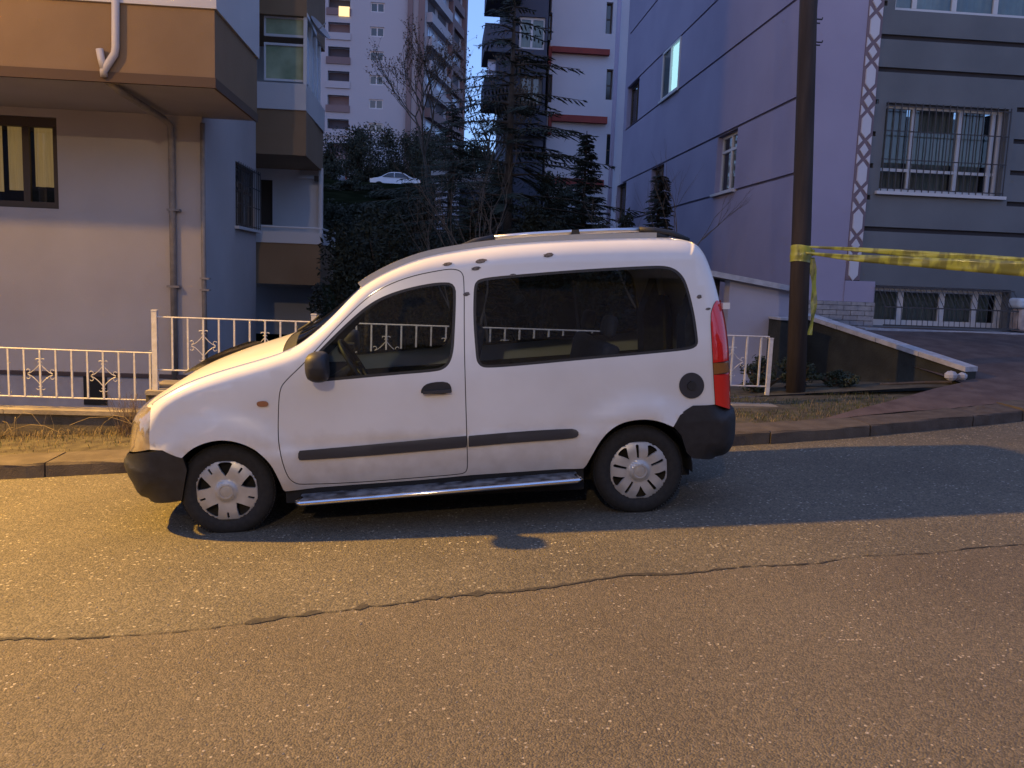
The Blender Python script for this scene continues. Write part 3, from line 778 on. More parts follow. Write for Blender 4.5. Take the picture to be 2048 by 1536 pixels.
blades('dry_grass', dry, M_dry, .03, .10, .0022, .9); blades('grass', grn, M_grn, .03, .09, .003, .7)
# long arching dry stalks
mb = MB()
for k in range(16):
    x = rnd.uniform(-4.4, -2.4); p = Vector((x, rnd.uniform(8.0, 8.5), gz(x)+KH)); d = rnd.uniform(-.7, .7); h = rnd.uniform(.12, .32)
    mb.tube([p+Vector((d*t, -.12*t, h*math.sin(t*2.6)))for t in (0, .25, .5, .75, 1)], .0022, 4)
struct('dry_stalks', mb, M_dry, kind='stuff')
mb = MB(); r = random.Random(8)      # twiggy dead weed by the fence post
M_twig = mat('twig', (.12,.08,.05), .9, (.2,.14,.09), 10)
wd = thing('dry_weed', 'brownish twiggy dead weed standing against the low wall just left of the tall fence post', 'weed', (-2.95, 8.35, gz(-2.95)+KH-.03))
for k in range(60):
    a = r.uniform(0, 6.28); p = Vector((-2.95+.12*math.cos(a)*r.random(), 8.35+.1*math.sin(a)*r.random(), gz(-2.95)+KH-.03)); h = r.uniform(.12, .42)
    e = p+Vector((r.uniform(-.16, .16), r.uniform(-.1, .1), h)); mm = p.lerp(e, .5)+Vector((r.uniform(-.03, .03), 0, .02)); mb.tube([p, mm, e], [.003, .002, .001], 4)
    for q in range(3): f_ = p.lerp(e, r.uniform(.4, 1)); mb.tube([f_, f_+Vector((r.uniform(-.07, .07), r.uniform(-.03, .03), r.uniform(.0, .07)))], .001, 3)
part('stems', mb, M_twig, wd)
# terrain behind the fence: a sunk garden, then the hillside
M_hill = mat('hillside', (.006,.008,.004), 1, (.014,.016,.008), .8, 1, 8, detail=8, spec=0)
rows = []; r = random.Random(2)
def hill(x, y):
    pts = [(9.25,-1.2),(12,-1.2),(16,-.6),(22,.8),(34,3.2),(60,7.2),(72,8.6),(76,8.95),(84,9.0),(100,9.6),(150,14),(400,30)]
    for (a, b), (c, d) in zip(pts, pts[1:]):
        if y <= c: z = b+(d-b)*(y-a)/(c-a); break
    else: z = 30
    return z + (.35*math.sin(x*.45+y*.3)*math.sin(y*.21-x*.2) if 14 < y < 70 else 0)
ys = [9.0, 9.25, 10, 11, 12, 13, 14]+[16+2.5*i for i in range(24)]+[76, 80, 84, 90, 100, 120, 150, 250, 400]
for y in ys: rows.append([Vector((x, y, (hill(x, y) if y > 9.1 else -1.2))) for x in [-400,-200,-120]+[-80+4*i for i in range(41)]+[120,200,400]])
struct('hillside', MB().grid(rows), M_hill, True)
# street behind the camera so that the place goes on
g = MB().grid([[Vector((x, y, gz(x)+(.0 if y > -7.05 else KH))) for x in (-60, -20, 0, 20, 60)] for y in (-7.01, -7.1, -10, -60)]); g.f = [f[::-1] for f in g.f]
struct('verge', g, M_soil)

# ------------------------------------------------------------------ low wall with the white fence
FY = 8.6
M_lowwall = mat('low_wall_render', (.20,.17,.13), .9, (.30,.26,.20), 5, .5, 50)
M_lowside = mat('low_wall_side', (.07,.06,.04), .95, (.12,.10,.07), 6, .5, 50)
M_fence = mat('fence_paint', (.62,.60,.58), .5, (.50,.47,.44), 20, .1, 60)
lw = thing('low_wall', 'long low concrete wall under the white fence between pavement and garden', 'wall', (-3, FY, gz(-3)))
steps = [(-9.5,-2.86,.085),(-2.86,3.66,.30)]
for x0, x1, zt in steps:
    # wall body follows a level top; the right hand length stands higher
    if x0 > -3: zt = .30
    n_ = max(1, int((x1-x0)/1.25))
    for k in range(n_):
        a = x0+(x1-x0)*k/n_; b = x0+(x1-x0)*(k+1)/n_
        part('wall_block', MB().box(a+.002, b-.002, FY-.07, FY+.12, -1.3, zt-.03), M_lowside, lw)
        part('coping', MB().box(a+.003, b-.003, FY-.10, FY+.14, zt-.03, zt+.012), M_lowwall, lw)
def scroll(c, r, M_mb, flip=1):
    pass
def ornament(mb, x, zc, Y):
    # two curved diamonds of bent bar with curls, as in the old wrought pattern
    R = .004
    for sx in (-1, 1):
        for sz in (-1, 1):
            pts = []
            for k in range(8):
                t = k/7; px = .118*t**1.0; pz = .10*(1-t)**1.6
                pts.append(Vector((x+sx*px, Y-.002, zc+sz*(pz+.006))))
            mb.tube(pts, R, 5)
            # curl at the outer end and at the top
            for (ox, oz, a0) in ((.112, .030, 0), (.024, .135, 1)):
                q = [Vector((x+sx*(ox+.018*math.cos(a)*(1 if a0 == 0 else 1)), Y-.002, zc+sz*(oz-.0+.018*math.sin(a)))) for a in [math.pi*(.1+.22*k) for k in range(7)]]
                mb.tube(q, R*.9, 5)
    mb.tube([Vector((x-.04, Y-.002, zc+.15)), Vector((x+.04, Y-.002, zc+.15))], R, 5)
def fence_panel(label, x0, x1, zt, zb, sag=0., orn=(), step=.142, xoff=.0, grp=None, endpost=None, off=0.):
    o = thing('railing_fence', label, 'fence', ((x0+x1)/2, FY, zb), None, grp)
    def sg(x): return sag*max(0, (-(x-x1)/3.0))**1.5 if sag else 0
    for nm, z in (('top_rail', zt), ('bottom_rail', zb)):
        n = 24; pts = [Vector((x0+(x1-x0)*k/n, FY, z+sg(x0+(x1-x0)*k/n))) for k in range(n+1)]
        part(nm, MB().tube(pts, .0085, 6), M_fence, o)
    k = 0; x = x0+off
    while x < x1-.02:
        b = part('bar', MB().box(x-.0085, x+.0085, FY-.0085, FY+.0085, zb+sg(x)+.006, zt+sg(x)-.006), M_fence, o)
        if k in orn:
            mb = MB(); ornament(mb, x, (zb+zt)/2+sg(x)-.01, FY); part('ornament', mb, M_fence, o)
        x += step; k += 1
    return o
zt1 = atY(200, 703, FY).z; zb1 = atY(200, 798, FY).z
xp = atY(308, 700, FY).x
bs = .1485
# left panel bars at measured places, ornaments on every fourth
x_first = atY(17, 740, FY).x
n_left = 28; x0 = x_first-bs*n_left
fence_panel('low sagging white iron fence panel left of the tall white post', x0-.03, xp-.02, zt1, zb1, .028, [k for k in range(60) if (k-n_left-2) % 4 == 0], bs, off=.03)
zt2 = atY(500, 640, FY).z; zb2 = atY(400, 742, FY).z
xq = atY(1541, 700, FY).x
x2 = atY(345, 690, FY).x
fence_panel('higher white iron fence panel running behind the van to its right hand end post', xp+.02, xq-.02, zt2, zb2, 0, [k for k in range(80) if k % 4 == 2], .149, off=x2-xp-.02)
def post(label, u, vt, vb, wd=.05):
    a = atY(u, vt, FY); b = atY(u, vb, FY); o = thing('fence_post', label, 'post', (a.x, FY, b.z), None, 'white fence posts')
    part('shaft', MB().box(a.x-wd/2, a.x+wd/2, FY-wd/2, FY+wd/2, b.z, a.z), M_fence, o)
    mb = MB().box(a.x-wd/2-.003, a.x+wd/2+.003, FY-wd/2-.003, FY+wd/2+.003, a.z, a.z+.012); part('cap', mb, M_fence, o)
post('tall thick white fence post standing in front of the van between low and high panels', 309, 622, 812)
post('white fence post showing its top just above the van windscreen', 628, 630, 790, .05)
post('white fence post right of the van tail lights near the dark pole', 1542, 678, 790, .04)
post('white fence post seen through the van windows', 960, 660, 780, .05)
# stub wall with stone cap at the foot of the tall post
o = thing('gate_pier', 'low stone pier with pale cap just right of the tall white fence post', 'pier', (atY(360, 770, 8.9).x, 8.9, -.2))
a = atY(314, 775, 8.75); b = atY(470, 775, 8.75)
part('pier_block', MB().box(a.x, b.x, 8.75, 9.0, -1.2, a.z-.02), M_lowside, o); part('cap', MB().box(a.x-.02, b.x+.02, 8.72, 9.05, a.z-.02, a.z+.04), M_lowwall, o)

# ------------------------------------------------------------------ ramp to the right hand building
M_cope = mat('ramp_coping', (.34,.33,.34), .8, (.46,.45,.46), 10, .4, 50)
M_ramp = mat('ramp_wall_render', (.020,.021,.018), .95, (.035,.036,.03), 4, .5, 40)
A = atY(1606, 632, 11.2); B = atY(1935, 740, 9.0)
DRV = [(A.x, A.y), (B.x, B.y)]
# drive surface: from the dropped kerb up to the building
z_far = atY(1900, 660, 12.1).z
def drz(x, y):
    y0 = kerb_y(x)+.5; t = (y-y0)/(12.3-y0); return (gz(x)+KH+.004)*(1-t)+z_far*t if t > 0 else gz(x)+KH
rows = []
for k in range(15):
    t = k/14; row = []
    for j in range(16):
        s_ = j/15
        yl = kerb_y(4.0)+.45 if k == 0 else None
        # left border: from the pavement corner to the coping foot, then along the coping
        if t < .36: tt = t/.36; lx = 3.55+(B.x-.1-3.55)*tt; ly = kerb_y(3.6)+.43+(B.y-.05-kerb_y(3.6)-.43)*tt
        else: tt = (t-.36)/.64; lx = B.x-.1+(A.x-B.x+.1)*tt; ly = B.y-.05+(12.35-B.y)*tt
        rx = 14.0; ry = kerb_y(14)+.45+(12.35-kerb_y(14)-.45)*t
        x = lx+(rx-lx)*s_**1.5; y = ly+(ry-ly)*s_**1.5 if False else None
        y = (kerb_y(x)+.39)+(12.35-kerb_y(x)-.39)*((ly-(kerb_y(lx)+.43))/(12.35-kerb_y(lx)-.43))
        row.append(Vector((x, y, drz(x, y)+.008*math.sin(x*3+y*5))))
    rows.append(row)
mb = MB().grid(rows); mb.f = [f[::-1] for f in mb.f]
struct('driveway', mb, M_drive, True)
# paved edge between the planted strip and the pavement
mb = MB()
pa = [atG(1760, 769, K, KH+.02), atG(1850, 765, K, KH+.05), atG(1905, 764, K, KH+.08)]
mb.tube([p for p in pa], .018, 6); part('edging', mb, M_kerb, bpy.data.objects['pavement'])
# planted bed in front of the ramp wall
mb = MB(); bed = [Vector((3.3, 9.3, gz(3.3)+KH-.04)), Vector((B.x-.1, B.y-.15, gz(B.x)+KH+.06)), Vector((A.x, A.y, .30)), Vector((A.x-.35, A.y, .28)), Vector((3.3, 10.2, .26))]
mb.add(bed, [(0,1,2,3,4)]); mb.f = mb.f; struct('planting_bed', mb, M_soil)
rw = thing('ramp_wall', 'low dark retaining wall with sloping pale coping beside the drive right of the pole', 'wall', (A.x, A.y, 0))
d = (B-A); dn = Vector((d.x, d.y, 0)).normalized(); nn = Vector((dn.y, -dn.x, 0))
mb = MB(); th = .16
wall = [A-nn*.03, B-nn*.03]
for off in (0,): 
    a0, b0 = A-nn*0.02, B-nn*.02; a1, b1 = A-nn*(-.0)+Vector((0,0,0)), B
    P = [Vector((A.x, A.y, -1.3)), Vector((B.x, B.y, .2)), B-ZV*.02, A-ZV*.02]; Q = [p-nn*th for p in P]
    mb.add(P+Q, [(0,1,2,3),(7,6,5,4),(0,4,5,1),(3,2,6,7),(0,3,7,4),(1,5,6,2)])
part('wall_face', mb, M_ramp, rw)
n_ = 4
for k in range(n_):
    a = A.lerp(B, k/n_)+dn*.004; b = A.lerp(B, (k+1)/n_)-dn*.004; mb = MB()
    P = [a+nn*.035, b+nn*.035, b-nn*(th+.03), a-nn*(th+.03)]; P = P+[p+ZV*.055 for p in P]
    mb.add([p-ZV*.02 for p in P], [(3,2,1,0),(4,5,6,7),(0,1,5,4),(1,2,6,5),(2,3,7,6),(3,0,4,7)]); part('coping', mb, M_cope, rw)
# broken lump of coping at the low end
mb = MB(); r = random.Random(4); c = atY(1912, 752, 8.95); 
for (dx, s) in ((-.06, .075), (.07, .06)):
    rows = []
    for i in range(6):
        ph = -math.pi/2+math.pi*i/5; rows.append([c+Vector((dx+s*math.cos(ph)*math.cos(a*math.pi/4)*(1+.0)+r.uniform(-.008,.008), s*.8*math.cos(ph)*math.sin(a*math.pi/4), s*.75*math.sin(ph)+r.uniform(-.006,.006))) for a in range(9)])
    mb.grid(rows)
tag(part('rubble', mb, M_cope), 'pale broken lumps of mortar at the low end of the sloping coping', 'rubble')['kind'] = 'stuff'
# yard wall with white cap between the van and the pole
Y1 = 11.0
ca, cb = atY(1424, 541, Y1), atY(1606, 577, Y1)
yw = thing('yard_wall', 'purple grey rendered wall with sloping white cap between the van and the pole', 'wall', (cb.x, Y1, -1))
M_purp = mat('render_lilac', (.36,.34,.40), .9, (.42,.40,.46), 1.3, .25, 90)
xl = atY(1455, 640, Y1).x
mb = MB(); 
def zc(x): return ca.z+(cb.z-ca.z)*(x-ca.x)/(cb.x-ca.x)
P = [Vector((xl, Y1, -1.3)), Vector((cb.x, Y1, -1.3)), Vector((cb.x, Y1, zc(cb.x)-.05)), Vector((xl, Y1, zc(xl)-.05))]; Q = [p+YV*.2 for p in P]
mb.add(P+Q, [(0,1,2,3),(7,6,5,4),(3,2,6,7),(0,3,7,4),(1,5,6,2)]); part('wall_face', mb, M_purp, yw)
P = [Vector((ca.x-.05, Y1-.12, ca.z)), Vector((cb.x, Y1-.12, cb.z)), Vector((cb.x, Y1+.9, cb.z)), Vector((ca.x-.05, Y1+.9, ca.z))]; Q = [p-ZV*.07 for p in P]
mb = MB().add(P+Q, [(0,1,2,3),(7,6,5,4),(4,5,1,0),(5,6,2,1),(6,7,3,2),(7,4,0,3)]); part('cap', mb, M_cope, yw)
mb = MB().box(ca.x+.02, xl-.02, Y1+.35, Y1+.8, -1.3, ca.z-.09); part('recess', mb, mat('dark_recess', (.03,.03,.04), .9), yw)
# dark side of the stairwell, left of the pole
a = atY(1562, 640, 10.6); b = atY(1592, 640, 10.6)
o = thing('stair_wall', 'short dark wall end with pale top just left of the pole foot', 'wall', (a.x, 10.6, -1))
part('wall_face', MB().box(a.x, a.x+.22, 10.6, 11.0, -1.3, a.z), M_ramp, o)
part('cap', MB().box(a.x-.03, a.x+.22, 10.57, 10.95, a.z, a.z+.03), M_cope, o)

# ------------------------------------------------------------------ pole and barrier tape
PY = 9.35
pb = atY(1593, 792, PY); pt_ = atY(1617, 0, PY); ptop = pb+(pt_-pb)*1.5
pole = thing('utility_pole', 'tall dark leaning utility pole with yellow barrier tape tied round it', 'pole', pb)
M_pole = mat('pole_wood', (.026,.018,.015), .85, (.045,.032,.026), 12, .7, 30, stretch=(1,1,.12))
r0 = .108; r1 = .080
part('shaft', MB().tube([pb-ZV*.3, pb+(ptop-pb)*.3, pb+(ptop-pb)*.6, ptop], [r0, r0*.97, r0*.88, r1], 20), M_pole, pole, True)
for v in (38, 84): # step irons near the top
    p = atY(1631, v, PY); mb = MB().tube([p-XV*.05, p+XV*.075, p+XV*.078+ZV*.02], .008, 6); part('step_iron', mb, M_plastic, pole)
for v in (46, 90):
    p = atY(1631, v, PY); mb = MB().tube([p-XV*.05, p+XV*.05], .008, 6); part('step_iron', mb, M_plastic, pole)
def tape_mat():
    M = mat('tape', (.62,.50,.04), .35, coat=.3); n = M.node_tree; b = n.nodes['Principled BSDF']
    tc = n.nodes.new('ShaderNodeTexCoord'); mp = n.nodes.new('ShaderNodeMapping'); mp.inputs['Scale'].default_value = (3.2, 0, 1.2)
    wv = n.nodes.new('ShaderNodeTexNoise'); wv.inputs['Scale'].default_value = 3.0; wv.inputs['Detail'].default_value = 5
    cr = n.nodes.new('ShaderNodeValToRGB'); cr.color_ramp.elements[0].position = .46; cr.color_ramp.elements[1].position = .56
    cr.color_ramp.elements[0].color = (.44,.42,.055,1); cr.color_ramp.elements[1].color = (.20,.19,.04,1)
    n.links.new(tc.outputs['Object'], mp.inputs[0]); n.links.new(mp.outputs[0], wv.inputs[0]); n.links.new(wv.outputs[0], cr.inputs[0]); n.links.new(cr.outputs[0], b.inputs['Base Color'])
    b.inputs['Transmission Weight'].default_value = 0.0
    return M
M_tape = tape_mat()
tp = thing('barrier_tape', 'yellow barrier tape stretched from the pole to the right edge of the photo', 'tape', atY(1612, 505, PY))
def band(topl, botl, Yf, nm, n=40, wob=.006, ph=0):
    rows = []
    tl_ = resamp(topl, 20); 
    def at(l, u):
        for (a, b), (c, d) in zip(l, l[1:]):
            if u <= c: return b+(d-b)*(u-a)/(c-a)
        return l[-1][1]
    u0, u1 = topl[0][0], topl[-1][0]
    for k in range(n+1):
        u = u0+(u1-u0)*k/n; Y = Yf(k/n); a, b = at(topl, u), at(botl, u)
        rows.append([atY(u, a+(b-a)*q/4, Y)+YV*(wob*math.sin(k*.9+q*1.3+ph)) for q in range(5)])
    mb = MB().grid(rows); o = part(nm, mb, M_tape, tp, True); md = o.modifiers.new('s', 'SOLIDIFY'); md.thickness = .0008; return o
YF = lambda t: PY-.10-1.6*t
band([(1600,491),(1700,494),(1800,499),(1950,508),(2048,515),(2300,535)], [(1600,494),(1700,502),(1800,512),(1950,525),(2048,530),(2300,548)], lambda t: PY-.06-1.55*t, 'upper_strand', 40, .004)
band([(1606,503),(1700,509),(1800,512),(1900,517),(2048,522),(2300,541)], [(1606,507),(1700,522),(1800,531),(1900,540),(2048,553),(2300,578)], YF, 'lower_strand', 40, .006, 1)
rows = []
for k in range(25):   # wound round the pole
    a = 2*math.pi*k/24; c = pb+(ptop-pb)*((atY(1605, 505, PY).z-pb.z)/(ptop.z-pb.z))
    rows.append([c+Vector((math.cos(a)*(r0+.006+.004*math.sin(q*2.1)), math.sin(a)*(r0+.006+.004*math.sin(q*2.1)), .075-.03*q+.008*math.sin(a*2+q))) for q in range(7)])
part('wrap', MB().grid(rows), M_tape, tp, True)
mb = MB(); c = atY(1622, 505, PY-.02); r = random.Random(3)
for k in range(5): mb.tube([c+Vector((r.uniform(-.03,.03), -.03, r.uniform(-.04,.04))) for _ in range(4)], .012, 5)
part('knot', mb, M_tape, tp, True)
rows = []
for k in range(18):
    t = k/17; v = 515+t*155; u = 1622+9*math.sin(t*2.8)-4*t; rows.append([atY(u-6+q*4.5*(1-.4*t), v, PY-.02)+YV*(.02*math.sin(k*.8+q)) for q in range(4)])
part('hanging_end', MB().grid(rows), M_tape, tp, True)

# ------------------------------------------------------------------ buildings
class Fr:
    def __init__(s, kind, val): s.k = kind; s.val = val
    def px(s, u, v):
        p = atY(u, v, s.val) if s.k == 'F' else atX(u, v, s.val)
        return (p.x, p.z) if s.k == 'F' else (p.y, p.z)
    # axes: a along the face, b up, n out of the wall
    def o(s): return Vector((0, s.val, 0)) if s.k == 'F' else Vector((s.val, 0, 0))
    def a(s): return XV if s.k == 'F' else YV
    def n(s): return (Vector((0,-1,0)) if s.k == 'F' else Vector((-1 if s.val > 0 else 1, 0, 0)))
    def box(s, mb, a0, a1, b0, b1, n0, n1): return mb.obox(s.o(), s.a(), ZV, s.n(), a0, a1, b0, b1, n0, n1)
    def P(s, a, b, n=0): return s.o()+s.a()*a+ZV*b+s.n()*n
def holed(fr, a0, a1, b0, b1, holes, depth=.18):
    mb = MB(); A_ = sorted(set([a0, a1]+[min(max(h[i], a0), a1) for h in holes for i in (0, 1)])); B_ = sorted(set([b0, b1]+[min(max(h[i], b0), b1) for h in holes for i in (2, 3)]))
    for x0, x1 in zip(A_, A_[1:]):
        for y0, y1 in zip(B_, B_[1:]):
            cxx, cyy = (x0+x1)/2, (y0+y1)/2
            if any(h[0] < cxx < h[1] and h[2] < cyy < h[3] for h in holes): continue
            mb.add([fr.P(x0,y0), fr.P(x1,y0), fr.P(x1,y1), fr.P(x0,y1)], [(0,1,2,3)])
    for h in holes:
        dd = h[4] if len(h) > 4 else depth; x0, x1, y0, y1 = h[:4]
        q = [(x0,y0),(x1,y0),(x1,y1),(x0,y1)]
        for i in range(4):
            p_, r_ = q[i], q[(i+1) % 4]; mb.add([fr.P(*p_), fr.P(*r_), fr.P(*r_, -dd), fr.P(*p_, -dd)], [(0,1,2,3)])
    return mb
def rect(fr, u0, v0, u1, v1): a = fr.px(u0, v0); b = fr.px(u1, v1); return (min(a[0], b[0]), max(a[0], b[0]), min(a[1], b[1]), max(a[1], b[1]))
M_pane = glass_mat('window_glass', (.55,.6,.6), .09)
M_panefar = mat('far_glass', (.02,.025,.03), .1, spec=.8)
M_room = mat('dark_room', (.015,.014,.013), .9)
M_curt = mat('curtain', (.42,.40,.36), .9, (.32,.30,.27), 6, stretch=(6,6,.4))
M_frw = mat('frame_white', (.55,.54,.54), .5); M_frb = mat('frame_brown', (.06,.04,.025), .6); M_grl = mat('grille_iron', (.05,.045,.045), .6)
def window(fr, h, parent, Mf, vm=(.5,), hm=(), fw=.05, rec=.12, curt=None, sill=None, grille=0, gl=None, Mp=None, name='window'):
    a0, a1, b0, b1 = h[:4]; mb = MB()
    for x0, x1, y0, y1 in ((a0,a0+fw,b0,b1),(a1-fw,a1,b0,b1),(a0+fw,a1-fw,b0,b0+fw),(a0+fw,a1-fw,b1-fw,b1)): fr.box(mb, x0, x1, y0, y1, -rec-.05, -rec)
    for t in vm: x = a0+(a1-a0)*t; fr.box(mb, x-fw*.5, x+fw*.5, b0+fw, b1-fw, -rec-.048, -rec+.004)
    for t in hm: y = b0+(b1-b0)*t; fr.box(mb, a0+fw, a1-fw, y-fw*.4, y+fw*.4, -rec-.046, -rec+.002)
    o = part(name, mb, Mf, parent); eb = [0]+list(vm)+[1]; eh = [0]+list(hm)+[1]
    for i in range(len(eb)-1):
        for j in range(len(eh)-1):
            x0 = a0+(a1-a0)*eb[i]+fw*.5; x1 = a0+(a1-a0)*eb[i+1]-fw*.5; y0 = b0+(b1-b0)*eh[j]+fw*.4; y1 = b0+(b1-b0)*eh[j+1]-fw*.4
            part('pane', MB().add([fr.P(x0,y0,-rec-.025), fr.P(x1,y0,-rec-.025), fr.P(x1,y1,-rec-.025), fr.P(x0,y1,-rec-.025)], [(0,1,2,3)]), Mp or M_pane, o)
    mb = MB(); fr.box(mb, a0-.02, a1+.02, b0-.02, b1+.02, -rec-1.1, -rec-.9); 
    mb.add([fr.P(a0-.02,b0-.02,-rec-.9), fr.P(a0-.02,b1,-rec-.9), fr.P(a0-.02,b1,-rec-.06), fr.P(a0-.02,b0-.02,-rec-.06)], [(0,1,2,3)])
    mb.add([fr.P(a1+.02,b0-.02,-rec-.9), fr.P(a1+.02,b1,-rec-.9), fr.P(a1+.02,b1,-rec-.06), fr.P(a1+.02,b0-.02,-rec-.06)], [(0,1,2,3)])
    part('room', mb, M_room, o)
    if curt:
        for (c0, c1, cb_) in curt:
            rows = []; x0 = a0+(a1-a0)*c0; x1 = a0+(a1-a0)*c1; nn = max(6, int((x1-x0)/.03))
            for k in range(nn+1): x = x0+(x1-x0)*k/nn; dd = -rec-.16+.025*math.sin(k*1.45)+.01*math.sin(k*.5); rows.append([fr.P(x, b0+(b1-b0)*cb_, dd), fr.P(x, b1, dd)])
            part('curtain', MB().grid(rows), gl or M_curt, o, True)
    if sill:
        mb = MB(); fr.box(mb, a0-.06, a1+.06, b0-.05, b0-.003, -rec, .07); part('sill', mb, sill, o)
    if grille:
        mb = MB(); n_ = int((a1-a0)/grille/1.15)
        for k in range(n_+1): x = a0+(a1-a0)*k/n_; fr.box(mb, x-.006, x+.006, b0-.02, b1+.0, .05, .062)
        for t in (.03, .36, .68, .96): y = b0+(b1-b0)*t; fr.box(mb, a0-.02, a1+.02, y-.008, y+.008, .038, .049)
        part('grille', mb, M_grl, o)
    return o

# ---- left building
M_lwall = mat('render_cream', (.40,.36,.35), .92, (.46,.42,.41), .7, .35, 110)
M_lwhite = mat('render_white', (.50,.48,.48), .9, (.56,.54,.53), .8, .3, 110)
M_lbrown = mat('render_brown', (.20,.125,.065), .9, (.24,.155,.085), .9, .35, 110)
M_pipe = mat('drain_pipe', (.22,.19,.17), .6, (.28,.24,.21), 10)
M_pipew = mat('drain_pipe_pale', (.50,.45,.42), .6)
LB = thing('apartment_building', 'cream apartment building with brown overhanging upper storey and drainpipe on the left of the photo', 'building', (-6, 12.5, -1.2))
fa = Fr('F', 12.5); ff = Fr('F', 10.4)
xr = fa.px(405, 450)[0]
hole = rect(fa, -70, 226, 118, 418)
zs_ = ff.px(200, 162)[1]                       # underside of the overhang
part('wall', holed(fa, -16, xr, -1.3, zs_, [hole], .2), M_lwall, LB)
window(fa, hole, LB, M_frb, (.62,), (), .09, .08, [(.05,.30,.18),(.36,.60,.2),(.66,.95,.25)], None, 0, mat('cream_glow_curtain', (.75,.66,.5), .9, (.6,.52,.4), 5, stretch=(6,6,.4), emit=(1,.58,.18), estr=.055))  # faint warm emission put into the curtain imitates lamplight on it
mb = MB(); fa.box(mb, hole[0]-.05, hole[1]+.02, hole[3]-.13, hole[3]-.005, -.13, -.02); part('shutter_box', mb, M_frb, LB)
fsd = Fr('S', xr)
part('plinth', MB().box(-16, xr+.03, 12.42, 12.499, -1.3, atY(150, 752, 12.42).z), mat('plinth', (.30,.28,.30), .9, (.38,.36,.38), 4), LB)
mb = MB(); zp = atY(150, 752, 12.42).z; mb.box(-16, xr+.04, 12.40, 12.499, zp+.003, zp+.05); part('string_course', mb, mat('dark_band', (.07,.05,.05), .9), LB)
# cellar opening in the plinth
a = atY(192, 775, 12.41); part('cellar_window', MB().box(a.x-.17, a.x+.15, 12.405, 12.419, a.z-.25, a.z+.16), M_room, LB)
# side wall going back
fs = Fr('S', xr); y_end = 16.0
sh = rect(fs, 470, 330, 514, 452); sh = (fs.px(471, 380)[0], fs.px(514, 380)[0], atX(471, 451, xr).z, atX(471, 322, xr).z)
part('side_wall', holed(fs, 12.5, y_end, -1.3, zs_+6, [sh], .12), M_lwall, LB)
window(fs, sh, LB, M_frb, (.5,), (.6,), .05, .08, [(.1,.45,.1)], M_lwhite, .12)
# overhanging storey
xo = atY(430, 100, 10.4).x; z_t = ff.px(300, 12)[1]
part('soffit', MB().box(-16, xo-.02, 10.42, 12.62, zs_, zs_+.10), M_lwall, LB)
mb = MB(); mb.box(-16, xo+.002, 10.38, 12.64, zs_+.102, z_t); part('parapet', mb, M_lbrown, LB)
mb = MB(); mb.box(-16, xo+.012, 10.365, 10.42, zs_-.012, zs_+.10); mb.box(xo-.02, xo+.012, 10.421, 12.65, zs_-.012, zs_+.10); part('drip_edge', mb, mat('drip', (.10,.06,.035), .9), LB)
mb = MB(); mb.box(-16, xo+.03, 10.35, 12.66, z_t+.002, z_t+6.5); part('upper_wall', mb, M_lwhite, LB)
# downpipe: down the parapet, under the soffit, down the wall
def pp(u, v, Y): return atY(u, v, Y)
pts = [pp(231, -60, 10.33), pp(231, 95, 10.33), pp(229, 108, 10.33), pp(216, 128, 10.33), pp(207, 142, 10.33), pp(208, 152, 10.36)]
part('drain_pipe', MB().tube(pts, .042, 10), M_pipew, LB, True)
part('pipe_branch', MB().tube([pp(199, 98, 10.33), pp(203, 120, 10.33), pp(208, 138, 10.33)], .040, 10), M_pipew, LB, True)
q0 = pp(211, 158, 10.45); 
part('drain_pipe', MB().tube([q0, Vector((q0.x+.1, 10.6, zs_-.06)), pp(328, 238, 12.3), pp(341, 252, 12.42), pp(343, 300, 12.43), pp(350, 760, 12.43)], .045, 10), M_pipe, LB, True)
for v in (573, 420): p = pp(345, v, 12.42); part('pipe_bracket', MB().box(p.x-.07, p.x+.10, 12.38, 12.49, p.z-.015, p.z+.015), M_pipe, LB)
part('drain_pipe', MB().tube([pp(405, 246, 12.43), pp(407, 500, 12.43), pp(411, 740, 12.43)], .035, 8), M_pipe, LB, True)
for v in (557, 580): p = pp(408, v, 12.42); part('pipe_bracket', MB().box(p.x-.05, p.x+.08, 12.38, 12.49, p.z-.012, p.z+.012), M_pipe, LB)
# ---- glazed balcony block behind it
fb = Fr('F', 16.0); fc_ = Fr('F', 18.4)
BB = thing('apartment_wing', 'rear wing with glazed balconies, brown bands and pale parapets left of the gap', 'building', (-5, 18.4, -1.2))
xL = fb.px(330, 300)[0]; xe = fb.px(612, 300)[0]; xe2 = atY(641, 330, 18.1).x
zA = fb.px(560, 309)[1]; zB = fb.px(560, 219)[1]; zC = fb.px(560, 166)[1]; zD = fb.px(560, 30)[1]; zE = fb.px(560, -40)[1]
def bay(z0, z1, M, nm, out=0., top=0):
    # balcony outline with its chamfered front corner
    P = [(xL, 16.0-out), (xe, 16.0-out), (xe2+out, 18.1), (xe2+out, 18.45), (xL, 18.45)]
    V = [Vector((x, y, z)) for z in (z0, z1) for x, y in P]; mb = MB().add(V, [(4,3,2,1,0),(5,6,7,8,9),(0,1,6,5),(1,2,7,6),(2,3,8,7),(3,4,9,8),(4,0,5,9)])
    return part(nm, mb, M, BB)
bay(zA, zB, M_lbrown, 'brown_band'); bay(zB+.002, zC, M_lwhite, 'balcony_parapet', .03); bay(zD, zE+.6, M_lbrown, 'upper_band', .02)
bay(zE+.602, zE+3, M_lwhite, 'balcony_parapet', .04)
